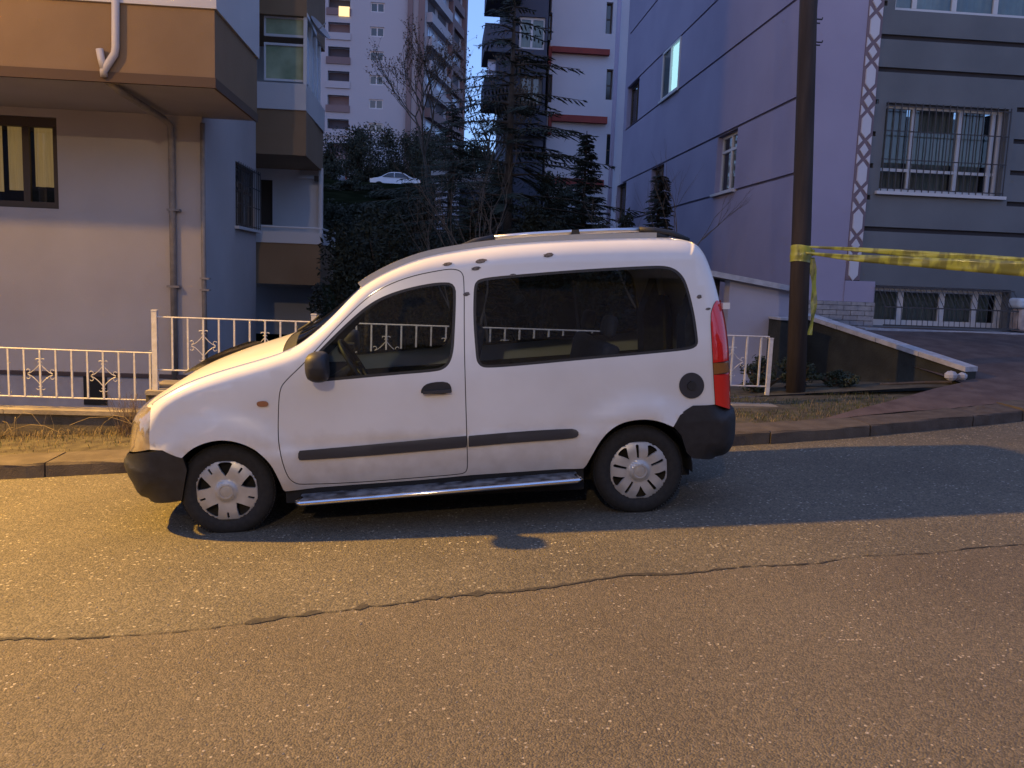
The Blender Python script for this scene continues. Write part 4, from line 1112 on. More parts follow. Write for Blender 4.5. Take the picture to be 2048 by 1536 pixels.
# pale green glazing between parapet and the band above
M_greenpane = mat('pale_glazing', (.22,.27,.15), .25, (.38,.43,.27), 2.2, spec=.6)
M_skypane = mat('painted_sky_pane', (.72,.82,.98), .15, metal=.25); M_rgrey_ = mat('dish_grey', (.30,.30,.32), .5)  # pale blue pane colour carries the reflected sky
xg0 = fb.px(531, 100)[0]
part('back_wall', MB().box(xL, xe2-.1, 18.3, 18.5, zC, zD), M_lwhite, BB)
dc = atY(634, 62, 16.6); part('satellite_dish', MB().lathe(dc, (.75,-.25,.62), [(0,0),(.10,.02),(.18,.05),(.25,.10)], 20).lathe(dc, (.75,-.25,.62), [(0,.0),(.012,.0),(.012,.22),(0,.22)], 6), M_rgrey_, BB, True)
fg = Fr('F', 16.1)
for i, (u0, u1) in enumerate(((528, 612),)):
    for (v0, v1) in ((30, 76), (84, 165)):
        r_ = rect(fg, u0, v0, u1, v1); mb = MB(); fg.box(mb, r_[0]+.03, r_[1]-.03, r_[2]+.02, r_[3]-.02, -.04, -.03); wn = part('glazing', mb, M_greenpane, BB)
        mb = MB()
        for a0, a1, b0, b1 in ((r_[0],r_[0]+.03,r_[2],r_[3]),(r_[1]-.03,r_[1],r_[2],r_[3]),(r_[0]+.03,r_[1]-.03,r_[2],r_[2]+.04),(r_[0]+.03,r_[1]-.03,r_[3]-.04,r_[3])): fg.box(mb, a0, a1, b0, b1, -.05, 0)
        part('frame', mb, M_frw, wn)
# chamfered side glazing: white posts, sky reflection painted into the pane colour
def ch(t): return Vector((xe+(xe2-xe)*t, 16.0+2.1*t, 0))
dch = (ch(1)-ch(0)).normalized(); nch = Vector((dch.y, -dch.x, 0))
for k, t in enumerate((0.03, .3, .36, .62, .68, .94)):
    p = ch(t); part('glazing_post', MB().obox(p, dch, ZV, nch, -.04, .04, zC, zD, -.06, .0), M_frw, BB)
for t0, t1 in ((.05, .28), (.38, .60), (.70, .92)):
    p = ch(t0); L_ = (ch(t1)-ch(t0)).length
    part('glazing', MB().obox(p, dch, ZV, nch, .03, L_-.0, zC+.1, zD-.25, -.05, -.04), M_skypane, BB)
part('glazing_rail', MB().obox(ch(0), dch, ZV, nch, 0, 2.1, zC+1.15, zC+1.22, -.058, .012), M_frw, BB)
# lower storey of the wing
x6 = fc_.px(646, 450)[0]
dh = rect(fc_, 519, 358, 545, 450)
part('wall', holed(fc_, fc_.px(330, 400)[0], x6, -1.3, zA, [dh], .15), M_lwhite, BB)
mb = MB(); fc_.box(mb, dh[0], dh[1], dh[2], dh[3], -.16, -.14); part('door', mb, M_frb, BB)
p = fc_.px(597, 354); p2 = fc_.px(636, 358); mb = MB(); fc_.box(mb, p[0], p2[0], p[1]-.03, p[1]+.03, .02, .10); part('strip_lamp', mb, M_frw, BB)
mb = MB(); fc_.box(mb, p2[0]-.06, p2[0]+.08, p2[1]-.06, p2[1]+.05, .02, .12); part('lamp_box', mb, M_frb, BB)
fd = Fr('F', 16.3); r1_ = rect(fd, 512, 461, 643, 489); r2_ = rect(fd, 512, 490, 640, 571)
mb = MB(); mb.box(r1_[0]-.6, r1_[1], 16.3, 18.39, r1_[2], r1_[3]); part('low_parapet', mb, M_lwhite, BB)
mb = MB(); mb.box(r2_[0]-.6, r2_[1], 16.32, 18.39, r2_[2], r1_[2]-.003); part('brown_band', mb, M_lbrown, BB)
mb = MB(); rr_ = fd.px(515, 452); r3_ = fd.px(643, 452); mb.tube([Vector((rr_[0]-.5, 16.32, rr_[1])), Vector((r3_[0], 16.32, rr_[1])), Vector((r3_[0], 18.3, rr_[1]))], .02, 6)
part('hand_rail', mb, M_frw, BB)
p = fd.px(646, 240); p2 = fd.px(646, 640); part('corner_pipe', MB().tube([Vector((x6-.04, 18.3, 3.6)), Vector((x6-.04, 18.3, -1.3))], .05, 8), M_lwhite, BB)
mb = MB(); fc_.box(mb, r2_[0]-1, x6-.1, -1.3, fc_.px(580, 575)[1], .03, .05); part('plinth', mb, mat('shade_paint', (.40,.40,.43), .9), BB)
# garden stair wall seen through the fence
a_ = atY(640, 640, 12.0); b_ = atY(460, 745, 12.0)
sw = thing('garden_stair', 'dark sloping garden wall rising behind the white fence left of the van bonnet', 'wall', (b_.x, 12.0, -1.2))
P = [Vector((b_.x, 12.0, -1.3)), Vector((a_.x+.3, 12.0, -1.3)), Vector((a_.x+.3, 12.0, a_.z)), Vector((a_.x, 12.0, a_.z)), Vector((b_.x, 12.0, b_.z))]; Q = [p_+YV*.25 for p_ in P]
mb = MB().add(P+Q, [(0,1,2,3,4),(9,8,7,6,5),(4,3,8,9),(3,2,7,8),(1,6,7,2),(0,4,9,5)]); part('wall_face', mb, M_ramp, sw)

# ---- right building
M_rside = mat('render_violet', (.29,.265,.36), .92, (.34,.31,.41), .6, .35, 110)
M_rgrey = mat('render_grey', (.12,.13,.14), .92, (.155,.165,.175), .9, .35, 90)
M_groove = mat('groove_dark', (.035,.033,.04), .9)
M_groove2 = mat('groove_side', (.13,.12,.17), .9)
M_stone = mat('plinth_stone', (.24,.23,.24), .9, (.36,.34,.33), 8, .8, 30)
RB = thing('apartment_building', 'large lilac and grey apartment building with grooved walls and lozenge strip on the right', 'building', (6, 12.5, 0))
fr = Fr('F', 12.5)
xc0 = fr.px(1612, 300)[0]
fS = Fr('S', xc0)
yE = 12.5+13.4; ZT = 13.0
# grooves of the long side wall, read off where they meet the pole
gz_ = [fS.px(1590, v)[1] for v in (347, 197, 1, -152, -345, -500)]
hs = []
def srect(u0, u1, b0, b1): a = fS.px(u0, 200)[0]; b = fS.px(u1, 200)[0]; return (min(a, b), max(a, b), b0, b1)
gt = .045
for z in gz_: hs.append((12.52, yE-.3, z-gt/2, z+gt/2, .03))
wins = {}
def sw_(u0, u1, lo, hi, **k): h = srect(u0, u1, gz_[lo]+gt/2+k.get('lo', .002), gz_[hi]-gt/2-.002); hs.append((*h, .16)); return h
W1 = sw_(1441, 1480, 0, 1); W2 = sw_(1323, 1356, 2, 3); W3 = sw_(1480, 1497, 4, 5); W4 = sw_(1255, 1277, 2, 3); W5 = sw_(1311, 1336, 0, 1); W6 = sw_(1243, 1262, 0, 1); W7 = sw_(1480, 1500, 2, 3) if False else None
part('side_wall', holed(fS, 12.5, yE, -1.3, ZT, hs, .16), M_rside, RB)
for z in gz_:
    mb = MB(); fS.box(mb, 12.5, yE-.25, z-gt/2-.01, z+gt/2+.01, -.05, -.031); part('groove', mb, M_groove2, RB)
window(fS, W1, RB, M_frw, (.5,), (.72,), .06, .10, [(.5,.98,.0)], M_frw)
M_litc = mat('lit_curtain', (.6,.7,.7), .9, emit=(.5,.85,.95), estr=.55)
w2 = window(fS, W2, RB, M_frw, (.5,), (), .05, -.03, None, M_frw)
mb = MB(); fS.box(mb, W2[0]+.05, W2[0]+(W2[1]-W2[0])*.49, W2[2]+.05, W2[3]-.05, -.03, -.022); part('lit_blind', mb, M_litc, w2)
mb = MB(); fS.box(mb, W2[0]+(W2[1]-W2[0])*.51, W2[1]-.05, W2[2]+.05, W2[3]-.05, -.03, -.022); part('blind', mb, mat('pale_net', (.45,.47,.5), .9), w2)
dp = fS.px(1229, 300)[0]; part('drain_pipe', MB().tube([Vector((xc0-.08, dp, -1)), Vector((xc0-.08, dp, ZT))], .07, 8), M_rside, RB, True)
for hh in (W3, W4, W5, W6): window(fS, hh, RB, M_frb, (.5,), (), .06, .12, [(.1,.5,0)])
# front: plain pier, lozenge strip, grey grooved field
x1 = fr.px(1690, 555)[0]; x2_ = fr.px(1719, 555)[0]; z0 = fr.px(1704, 560)[1]
zpl = fr.px(1670, 602)[1]
part('pier', MB().box(xc0, x1, 12.5, 12.7, zpl, ZT), M_rside, RB)
part('pier_foot', MB().box(x1+.002, fr.px(1748, 580)[0], 12.482, 12.7, zpl, z0-.01), M_rside, RB)
M_strip = mat('strip_backing', (.19,.14,.16), .9); M_loz = mat('lozenge_tile', (.55,.54,.58), .6)
st = part('lozenge_strip', MB().box(x1+.002, x2_, 12.49, 12.69, z0, ZT), M_strip, RB)
w_ = x2_-x1; xc_ = (x1+x2_)/2; per = 92*12.9/1700
def prism(pts, nm):
    mb = MB(); n = len(pts); V = [Vector((x, 0, z)) for x, z in pts]+[Vector((x, -.018, z)) for x, z in shrink(pts, .006)]
    mb.add(V, [tuple(range(n, 2*n))[::-1]]+[(i, (i+1) % n, n+(i+1) % n, n+i) for i in range(n)]); return mesh_of(nm, mb, M_loz)
big = prism([(-w_*.33,-.10),(0,-.185),(w_*.33,-.10),(w_*.33,.10),(0,.185),(-w_*.33,.10)], 'lozenge')
sml = prism([(-w_*.30,0),(0,-.095),(w_*.30,0),(0,.095)], 'small_lozenge')
tri = prism([(0,-.072),(w_*.29,0),(0,.072)], 'side_lozenge')
stM = MATR[RB.name].inverted()
zz = fr.px(1704, 537)[1]; k = 0
while zz < 8.5:
    def put(nm, me, x, z, mir=False):
        Mx = stM @ Matrix.Translation((x, 12.49-.001, z))
        if mir: Mx = Mx @ Matrix.Rotation(math.pi, 4, 'Y')
        shared(nm, me, st, Mx)
    put('lozenge', big, xc_, zz); put('small_lozenge', sml, xc_, zz+per*.5)
    for dz in (.31, .69):
        put('side_lozenge', tri, x1+.012, zz+per*dz); put('side_lozenge', tri, x2_-.012, zz+per*dz, True)
    zz += per
xg = x2_+.004
gzs = [12.5]; hs2 = []
zg0 = fr.px(1760, 138)[1]; sp = (fr.px(1760, 72)[1]-zg0)
W = rect(fr, 1766, 204, 2016, 404); W = (fr.px(1762, 300)[0]+.02, fr.px(2010, 300)[0], fr.px(1765, 382)[1], fr.px(1765, 204)[1])
WU = (fr.px(1790, 20)[0], fr.px(2170, 20)[0], fr.px(1800, 20)[1], fr.px(1800, 20)[1]+1.5)
zb = fr.px(1748, 566)[1]
BW = (fr.px(1749, 600)[0], fr.px(2020, 600)[0], fr.px(1749, 651)[1], zb-.03)
hz = []
k = -8
while True:
    z = zg0+sp*k; k += 1
    if z < zb+.06: continue
    if z > ZT-.1: break
    segs_ = [(xg, 16.0)]
    for ww in (W, WU):
        if ww[2]-.12 < z < ww[3]+.06: segs_ = [(xg, ww[0]-.12), (ww[1]+.12, 16.0)]
    for a, b in segs_:
        hz.append((a, b, z-.035, z+.035, .045)); mb = MB(); fr.box(mb, a, b, z-.05, z+.05, -.07, -.046); part('groove', mb, M_groove, RB)
part('front_wall', holed(fr, xg, 16, BW[2]-.3, ZT, hz+[(*W,.18),(*WU,.18),(*BW,.25)], .18), M_rgrey, RB)
wf = window(fr, W, RB, M_frw, (.27,.655,.93), (.26,), .055, .14, [(.0,.25,.0),(.28,.64,.0),(.66,.9,.0)], M_frw, .088, mat('net_curtain', (.36,.33,.28), .9, (.20,.18,.15), 5, stretch=(8,8,.5)))
window(fr, WU, RB, M_frw, (.12,.33,.55,.78), (), .07, .12, [(.0,.98,.0)], None, 0, mat('pale_blind', (.42,.50,.47), .9, (.30,.36,.38), 3))
bw = window(fr, BW, RB, M_frw, (.24,.55,.80), (), .09, .20, [(.02,.95,.0)], None, 0, mat('cellar_net', (.30,.32,.30), .9, (.20,.22,.20), 6, stretch=(8,8,.5)))
# dark diagonal cellar grille with flat top bar
mb = MB(); zt_ = BW[3]+.0; n_ = 26
for k in range(n_+1):
    x = BW[0]+(BW[1]-BW[0])*k/n_; mb.bar(Vector((x, 12.44, BW[3]-.02)), Vector((x, 12.16, BW[2]+.30)), .007, .007)
    mb.bar(Vector((x, 12.16, BW[2]+.30)), Vector((x, 12.14, BW[2]+.02)), .007, .007)
for y, z in ((12.16, BW[2]+.30), (12.44, BW[3]-.02), (12.14, BW[2]+.03)): mb.bar(Vector((BW[0]-.02, y, z)), Vector((BW[1]+.02, y, z)), .02, .02)
part('cellar_grille', mb, M_grl, RB)
# stone faced plinth under the pier, coping below the cellar window
pc = MB(); hsn = 0; rr2 = random.Random(9)
zlow = fr.px(1660, 662)[1]-.5; z = zlow; stx0, stx1 = xc0-.02, BW[0]-.03
row = 0
while z < zpl-.02:
    hgt = .075; x = stx0-(.11 if row % 2 else 0)
    while x < stx1:
        a = max(x, stx0)+.004; b = min(x+.22, stx1)-.004
        if b-a > .03: part('stone', MB().box(a, b, 12.42-rr2.uniform(0, .012), 12.60, z+.004, min(z+hgt, zpl)-.003), M_stone, RB)
        x += .22
    z += hgt; row += 1
part('plinth_core', MB().box(stx0+.01, stx1-.01, 12.45, 12.6, zlow, zpl-.005), M_groove, RB)
cp = MB().box(fr.px(1700, 650)[0], 16, 12.02, 12.49, BW[2]-.10, BW[2]-.02); part('coping', cp, M_cope, RB)
part('coping_base', MB().box(fr.px(1700, 650)[0]+.03, 16, 12.06, 12.49, BW[2]-.8, BW[2]-.102), M_ramp, RB)
# household clutter behind the cellar grille, right end
p = fr.px(2030, 590); 
bg1 = thing('storage_crate', 'pale bundle with a light top standing at the right end of the cellar grille', 'bundle', (p[0], 12.2, BW[2]))
mb = MB().box(p[0]-.16, p[0]+.25, 12.12, 12.36, BW[2]+.0, BW[2]+.34); q = part('bundle', mb, mat('bundle_cloth', (.32,.25,.22), .9, (.5,.42,.38), 7), bg1); b_m = q.modifiers.new('b', 'BEVEL'); b_m.width = .05; b_m.segments = 3
mb = MB().box(p[0]-.2, p[0]+.12, 12.10, 12.38, BW[2]+.345, BW[2]+.50); q = part('lid', mb, mat('lid_pale', (.5,.56,.62), .6), bg1); b_m = q.modifiers.new('b', 'BEVEL'); b_m.width = .05; b_m.segments = 3

# ------------------------------------------------------------------ street lamp that lights the scene, left of the frame
sp_ = thing('street_lamp', 'lit sodium street lamp on a grey pole at the far left of the van', 'lamp', (LAMP.x-.6, 7.55, gz(LAMP.x)+KH))
bx_ = Vector((LAMP.x-.6, 7.55, gz(LAMP.x)+KH-.1))
part('pole', MB().tube([bx_, bx_+ZV*4.5, Vector((bx_.x, bx_.y-.05, LAMP.z-.3)), Vector((LAMP.x-.3, LAMP.y+.45, LAMP.z+.15)), Vector((LAMP.x-.1, LAMP.y+.2, LAMP.z+.2))], [.08,.065,.055,.04,.04], 12), M_alu, sp_, True)
part('lamp_head', MB().obox(LAMP+ZV*.14, Vector((.3,-.9,0)).normalized(), Vector((.9,.3,0)).normalized(), ZV, -.32, .32, -.14, .14, 0, .12), M_alu, sp_)
part('lens', MB().lathe(LAMP+ZV*.02, (0,0,1), [(0,.0),(.09,.03),(.13,.10),(.13,.118)], 20), mat('sodium_lens', (.8,.6,.3), .4, emit=LAMP_COL, estr=12), sp_, True)
ll = bpy.data.lights.new('street_lamp_light','SPOT'); ll.energy=LAMP_W*1.15; ll.color=LAMP_COL; ll.shadow_soft_size=.10; ll.spot_size=rad(142); ll.spot_blend=.6
lo = bpy.data.objects.new('street_lamp_light', ll); COL.objects.link(lo); lo.location = LAMP-ZV*.10
lo.rotation_euler = Vector((.5,-.95,-1)).to_track_quat('-Z','Y').to_euler()
lp = bpy.data.lights.new('street_lamp_spill','POINT'); lp.energy = LAMP_W*.11; lp.color = LAMP_COL; lp.shadow_soft_size = .12   # light scattered sideways by the bowl
lq = bpy.data.objects.new('street_lamp_spill', lp); COL.objects.link(lq); lq.location = LAMP-ZV*.12

# second lamp of the row, across the street, whose small glints show on the van's flank
def lamp_post(label, P, en, aim, col):
    o = thing('street_lamp', label, 'lamp', (P.x, P.y-.8, gz(P.x))); b = Vector((P.x, P.y-.8, gz(P.x)))
    part('pole', MB().tube([b, b+ZV*(P.z-b.z-.2), Vector((P.x, P.y-.5, P.z+.1)), Vector((P.x, P.y-.1, P.z+.18))], [.08,.06,.045,.04], 12), M_alu, o, True)
    part('lamp_head', MB().obox(P+ZV*.14, XV, YV, ZV, -.14, .14, -.3, .3, 0, .12), M_alu, o)
    part('lens', MB().lathe(P+ZV*.02, (0,0,1), [(0,.0),(.09,.03),(.13,.10),(.13,.118)], 20), mat('lamp_lens_lit', (.8,.6,.3), .4, emit=col, estr=60), o, True)
    l = bpy.data.lights.new('street_lamp_light','SPOT'); l.energy = en; l.color = col; l.shadow_soft_size = .1; l.spot_size = rad(165); l.spot_blend = .4
    q = bpy.data.objects.new('street_lamp_light', l); COL.objects.link(q); q.location = P-ZV*.1; q.rotation_euler = Vector(aim).to_track_quat('-Z','Y').to_euler()
lamp_post('lit street lamp across the street, behind the viewer', Vector((-2.2, -8.2, 6.6)), 360, (.1, .75, -1), (1, .70, .36))
# unseen houses across the street, added so the windows reflect something dark
M_opp = mat('render_opposite', (.07,.08,.12), .9, (.10,.11,.15), .6)
for lab, x0, x1, h in (('unseen plain two storey house across the street, behind the viewer on the left', -30, -9, 6.6), ('unseen plain flat roofed house across the street, straight behind the viewer', -6, 7, 7.6), ('unseen plain long house across the street, behind the viewer on the right', 10, 36, 6.6)):
    fo = Fr('F', -11.0); o = thing('house', lab, 'building', ((x0+x1)/2, -11, gz(x0)), None, 'unseen houses across the street'); hs3 = []
    for fl_ in range(3):
        x = x0+1.5
        while x < x1-2.5: hs3.append((x, x+1.4, 1.0+gz(x0)+2.9*fl_+.9, gz(x0)+2.9*fl_+3.2, .15)); x += 3.0
    fo.n = lambda: Vector((0, 1, 0))
    part('wall', holed(fo, x0, x1, gz(x0)-1.5, h, hs3, .15), M_opp, o)
    part('core', MB().box(x0+.01, x1-.01, -18, -11.4, gz(x0)-1.5, h), M_opp, o)
    for q in hs3: mb = MB(); fo.box(mb, q[0], q[1], q[2], q[3], -.17, -.14); part('window', mb, M_panefar, o)
    part('roof', MB().box(x0-.4, x1+.4, -18.4, -10.6, h+.002, h+.3), M_opp, o)

# ---- far side of the gap: white wing with red bands, dark balcony block, tower
M_wwhite = mat('far_render', (.44,.43,.48), .9, (.50,.49,.54), .4, .2, 40)
M_red = mat('red_band', (.26,.05,.04), .9, (.20,.04,.035), 1.5)
M_navy = mat('dark_block', (.055,.06,.085), .9, (.075,.08,.11), .5)
WY = 33.0
fw = Fr('F', WY)
WB = thing('apartment_building', 'white apartment building with red floor bands deep in the gap behind the spruces', 'building', (3, WY, 3))
xa, xb = fw.px(1096, 200)[0], fw.px(1250, 200)[0]
hh = [rect(fw, 1214, v0, 1224, v1) for v0, v1 in ((4, 68), (138, 200), (268, 330))]
wl = [rect(fw, 1098, v0, 1103, v1) for v0, v1 in ((25, 80), (148, 205))]
part('wall', holed(fw, xa, xb, -1, 22, hh+wl, .3), M_wwhite, WB)
for h in hh+wl: window(fw, h, WB, M_frb, (), (.5,), .05, .2, None, Mp=M_panefar)
for v0, v1, u0, u1 in ((95, 113, 1103, 1217), (230, 249, 1103, 1212), (356, 374, 1095, 1205)):
    r_ = rect(fw, u0, v0, u1, v1); mb = MB(); fw.box(mb, r_[0], r_[1], r_[2], r_[3], .003, .25); part('red_band', mb, M_red, WB)
    mb = MB(); fw.box(mb, r_[0]-.12, r_[0], r_[2]-.5, r_[3], .003, .2); part('red_return', mb, M_red, WB)
part('side', MB().box(xa, xb, WY+.31, WY+9, -1, 22), M_wwhite, WB)
p = fw.px(1212, 300); 
fn_ = Fr('F', 31.5)
DB = thing('apartment_block', 'dark balcony block in silhouette against the sky behind the large spruce', 'building', (1, 33, 3))
xd0, xd1 = fn_.px(1018, 100)[0], fn_.px(1094, 100)[0]
gh = [rect(fn_, 1040, v0, 1090, v1) for v0, v1 in ((32, 100), (150, 212))]
part('wall', holed(fn_, xd0, xd1, -1, 22, gh, .2), M_navy, DB)
part('core', MB().box(xd0+.01, xd1-.01, 32.7, 38, -1, 22), M_navy, DB)
part('flank', MB().box(xd0, xd0+.1, 31.51, 32.7, -1, 22), M_navy, DB); part('flank', MB().box(xd1-.1, xd1, 31.51, 33, -1, 22), M_navy, DB)
M_glowy = mat('painted_glow_curtain', (.42,.48,.30), .8, (.25,.28,.22), 1.2)  # pale green curtain colour stands in for a faintly lit window
for i, h in enumerate(gh): window(fn_, h, DB, M_frw if i == 0 else M_frb, (.48,), (), .08, .1, [(.04,.46,0),(.52,.95,0)], gl=M_glowy if i == 0 else M_curt)
for v0, v1, u0, u1 in ((-40, 12, 974, 1040), (60, 118, 968, 1022), (165, 214, 966, 1022), (108, 125, 1022, 1092), (230, 275, 1022, 1090)):
    r_ = rect(fn_, u0, v0, u1, v1); mb = MB(); fn_.box(mb, r_[0], r_[1], r_[2], r_[3], -1.5, .9 if u0 < 1000 else .25); part('balcony', mb, M_navy, DB)
r_ = rect(fn_, 976, 120, 992, 163); mb = MB(); fn_.box(mb, r_[0], r_[1], r_[2], r_[3], -.3, .1); part('glazing', mb, mat('dusk_glazing', (.3,.32,.42), .2, metal=.5), DB)
r_ = rect(fn_, 992, 114, 1020, 170); mb = MB(); fn_.box(mb, r_[0], r_[1], r_[2], r_[3], -1.2, .5); part('balcony_screen', mb, M_navy, DB)
# tower far off on the hill
TY = 100.0; ft = Fr('F', TY)
M_tow = mat('tower_render', (.36,.345,.37), .9, (.40,.385,.41), .05, 0); M_towb = mat('tower_brick', (.17,.12,.12), .9, (.21,.15,.145), .1); M_loggia = mat('loggia_dark', (.07,.065,.08), .9)
TB = thing('tower_block', 'tall pale residential tower block far up the hill with stacked loggias', 'building', (-14, TY, 9))
uu = lambda u, v=200: ft.px(u, v)[0]
fl = ft.px(750, 151)[1]-ft.px(750, 199)[1]; z0_ = ft.px(750, 210)[1]
winh = []; logh = []
zb0 = ft.px(750, 560)[1]
for k in range(-3, 9):
    zc_ = z0_+fl*k; 
    if k >= -1: winh.append((uu(738), uu(766), zc_-.42, zc_+.62))
    logh.append((uu(655), uu(698), zc_-1.0, zc_+.85))
ztp = z0_+fl*8.6
part('wall', holed(ft, uu(600), uu(813), 5, ztp, winh+logh, .8), M_tow, TB)
for i, h in enumerate(winh): window(ft, h, TB, M_frw, (.5,), (), .12, .15, None, Mp=M_panefar)
for i, h in enumerate(logh):
    mb = MB(); ft.box(mb, h[0], h[1], h[2], h[3], -1.4, -.81); part('loggia', mb, M_loggia if i % 3 else M_towb, TB)
    mb = MB(); ft.box(mb, h[0]-.2, h[1]+.1, h[2], h[2]+.75, -.5, .15); part('parapet', mb, M_towb if i % 2 else M_tow, TB)
mb = MB(); ft.box(mb, uu(678, 24), uu(699, 24), ft.px(690, 33)[1], ft.px(690, 14)[1], -.2, .2); part('lit_window', mb, mat('lit_window', (.5,.4,.2), .6, emit=(1, .68, .30), estr=.33), TB)
mb = MB(); ft.box(mb, uu(812), uu(822), 5, ztp, -1, .5); part('pilaster', mb, M_towb, TB)
mb = MB(); ft.box(mb, uu(822.3), uu(833), 5, ztp, -1, .1); part('pilaster_panel', mb, M_tow, TB)
mb = MB(); ft.box(mb, uu(833.3), uu(846), 5, ztp, -1, .6); part('pilaster', mb, M_towb, TB)
C0 = Vector((uu(846), TY+.2, 0)); C1 = atY(921, 200, 118.0); C1.z = 0; dv = (C1-C0).normalized(); nv = Vector((dv.y, -dv.x, 0)); LL = (C1-C0).length
part('side_wall', MB().obox(C0, dv, ZV, nv, .05, LL, 5, ztp, -8, 0), M_tow, TB)
for k in range(-4, 9):
    zc_ = z0_+fl*k-.4
    part('balcony', MB().obox(C0, dv, ZV, nv, .6, LL*.55, zc_-.5, zc_+.55, .005, .7), M_tow if k > 0 else M_towb, TB)
    part('balcony', MB().obox(C0, dv, ZV, nv, LL*.64, LL*.95, zc_-.5, zc_+.55, .005, .5), M_towb, TB)
    for t0, t1 in ((.06, .22), (.30, .5), (.68, .9)): part('side_window', MB().obox(C0, dv, ZV, nv, LL*t0, LL*t1, zc_+.7, zc_+2.0, .004, .06), mat('pale_glass_far', (.30,.33,.42), .2) if k % 2 else M_loggia, TB)
for t in (.58, .97): part('side_pilaster', MB().obox(C0, dv, ZV, nv, LL*t, LL*t+.8, 5, ztp, .006, .6), M_towb, TB)
# pale garage wall glimpsed low through the branches
o = thing('garage', 'pale low garage wall glimpsed through dark branches above the van roof', 'garage', (-1, 36, 3))
a = atY(872, 352, 36); b = atY(1000, 425, 36)
part('wall', MB().box(a.x, b.x, 36, 40, b.z-2, a.z), M_wwhite, o); part('roof', MB().box(a.x-.2, b.x+.2, 35.8, 40.2, a.z+.002, a.z+.2), M_cope, o)
part('door', MB().box(a.x+1, a.x+2.2, 35.95, 35.998, b.z-2, a.z-.4), M_navy, o)

# ------------------------------------------------------------------ trees
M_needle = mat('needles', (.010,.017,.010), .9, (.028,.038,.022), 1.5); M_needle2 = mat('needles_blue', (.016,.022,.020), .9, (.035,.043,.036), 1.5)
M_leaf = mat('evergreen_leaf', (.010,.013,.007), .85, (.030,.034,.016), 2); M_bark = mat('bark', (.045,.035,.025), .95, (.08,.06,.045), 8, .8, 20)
M_barkp = mat('bark_pale', (.10,.075,.05), .9, (.15,.11,.08), 8); M_brleaf = mat('dry_leaf', (.07,.04,.02), .9, (.11,.065,.03), 3)
def conifer(label, u, Y, vtop, zbase, wmax, M, seed, dens=1., first=.08, droop=.25, grp='conifers in the gap'):
    r = random.Random(seed); top = atY(u, vtop, Y); x = top.x; h = top.z-zbase; base = Vector((x, Y, zbase))
    t = thing('conifer_tree', label, 'tree', base, None, grp)
    part('trunk', MB().tube([base, base+ZV*h*.5, base+ZV*h], [h*.014+.04, h*.009+.02, .012], 8), M_bark, t, True)
    br = MB(); nd = MB(); zz = h*first
    while zz < h*.985:
        f = 1-zz/h; L0 = wmax*(f**.8)*(1 if f > .03 else .5)+.06; nb = max(3, int((5+3*f)*dens))
        for k in range(nb):
            a = r.uniform(0, 6.283); L_ = L0*r.uniform(.55, 1.12); d = Vector((math.cos(a), math.sin(a), 0)); z1 = zz+r.uniform(-.1, .1)*h*.03
            P = [base+ZV*z1+d*L_*s_+ZV*(L_*(.10*s_-droop*s_*s_+.10*s_**4)) for s_ in (0, .25, .5, .75, 1)]
            br.tube(P, [.018+.006*L_, .014, .011, .008, .003], 4, False)
            sd = Vector((-d.y, d.x, 0)); nt_ = max(5, int(L_*12*dens))
            for q in range(nt_):
                s_ = .12+.88*q/nt_; p = base+ZV*z1+d*L_*s_+ZV*(L_*(.10*s_-droop*s_*s_+.10*s_**4)); tl = (.10+.26*L_**.6*(1-s_*.65))*r.uniform(.6, 1.2)
                for sg in (-1, 1):
                    e = p+(sd*sg*.8+d*.65).normalized()*tl-ZV*tl*r.uniform(.1, .5)
                    wv = (e-p).cross(ZV).normalized()*.015; m_ = p.lerp(e, .55)
                    nd.add([p, m_+wv*1.3+ZV*.012, e, m_-wv*1.3-ZV*.01], [(0,1,2,3)])
                    for g in range(3):
                        s2 = r.uniform(.2, .9); pp_ = p.lerp(e, s2); ee = pp_+Vector((r.uniform(-1,1), r.uniform(-1,1), r.uniform(-.9,.4))).normalized()*tl*.26; wv2 = Vector((r.uniform(-1,1), r.uniform(-1,1), r.uniform(-1,1)))*.012
                        nd.add([pp_-wv2, pp_+wv2, ee], [(0,1,2)])
        zz += h*.026/max(.6, dens)**.5*(.6+.6*f)
    part('branches', br, M_bark, t, True); part('needles', nd, M, t)
    return t
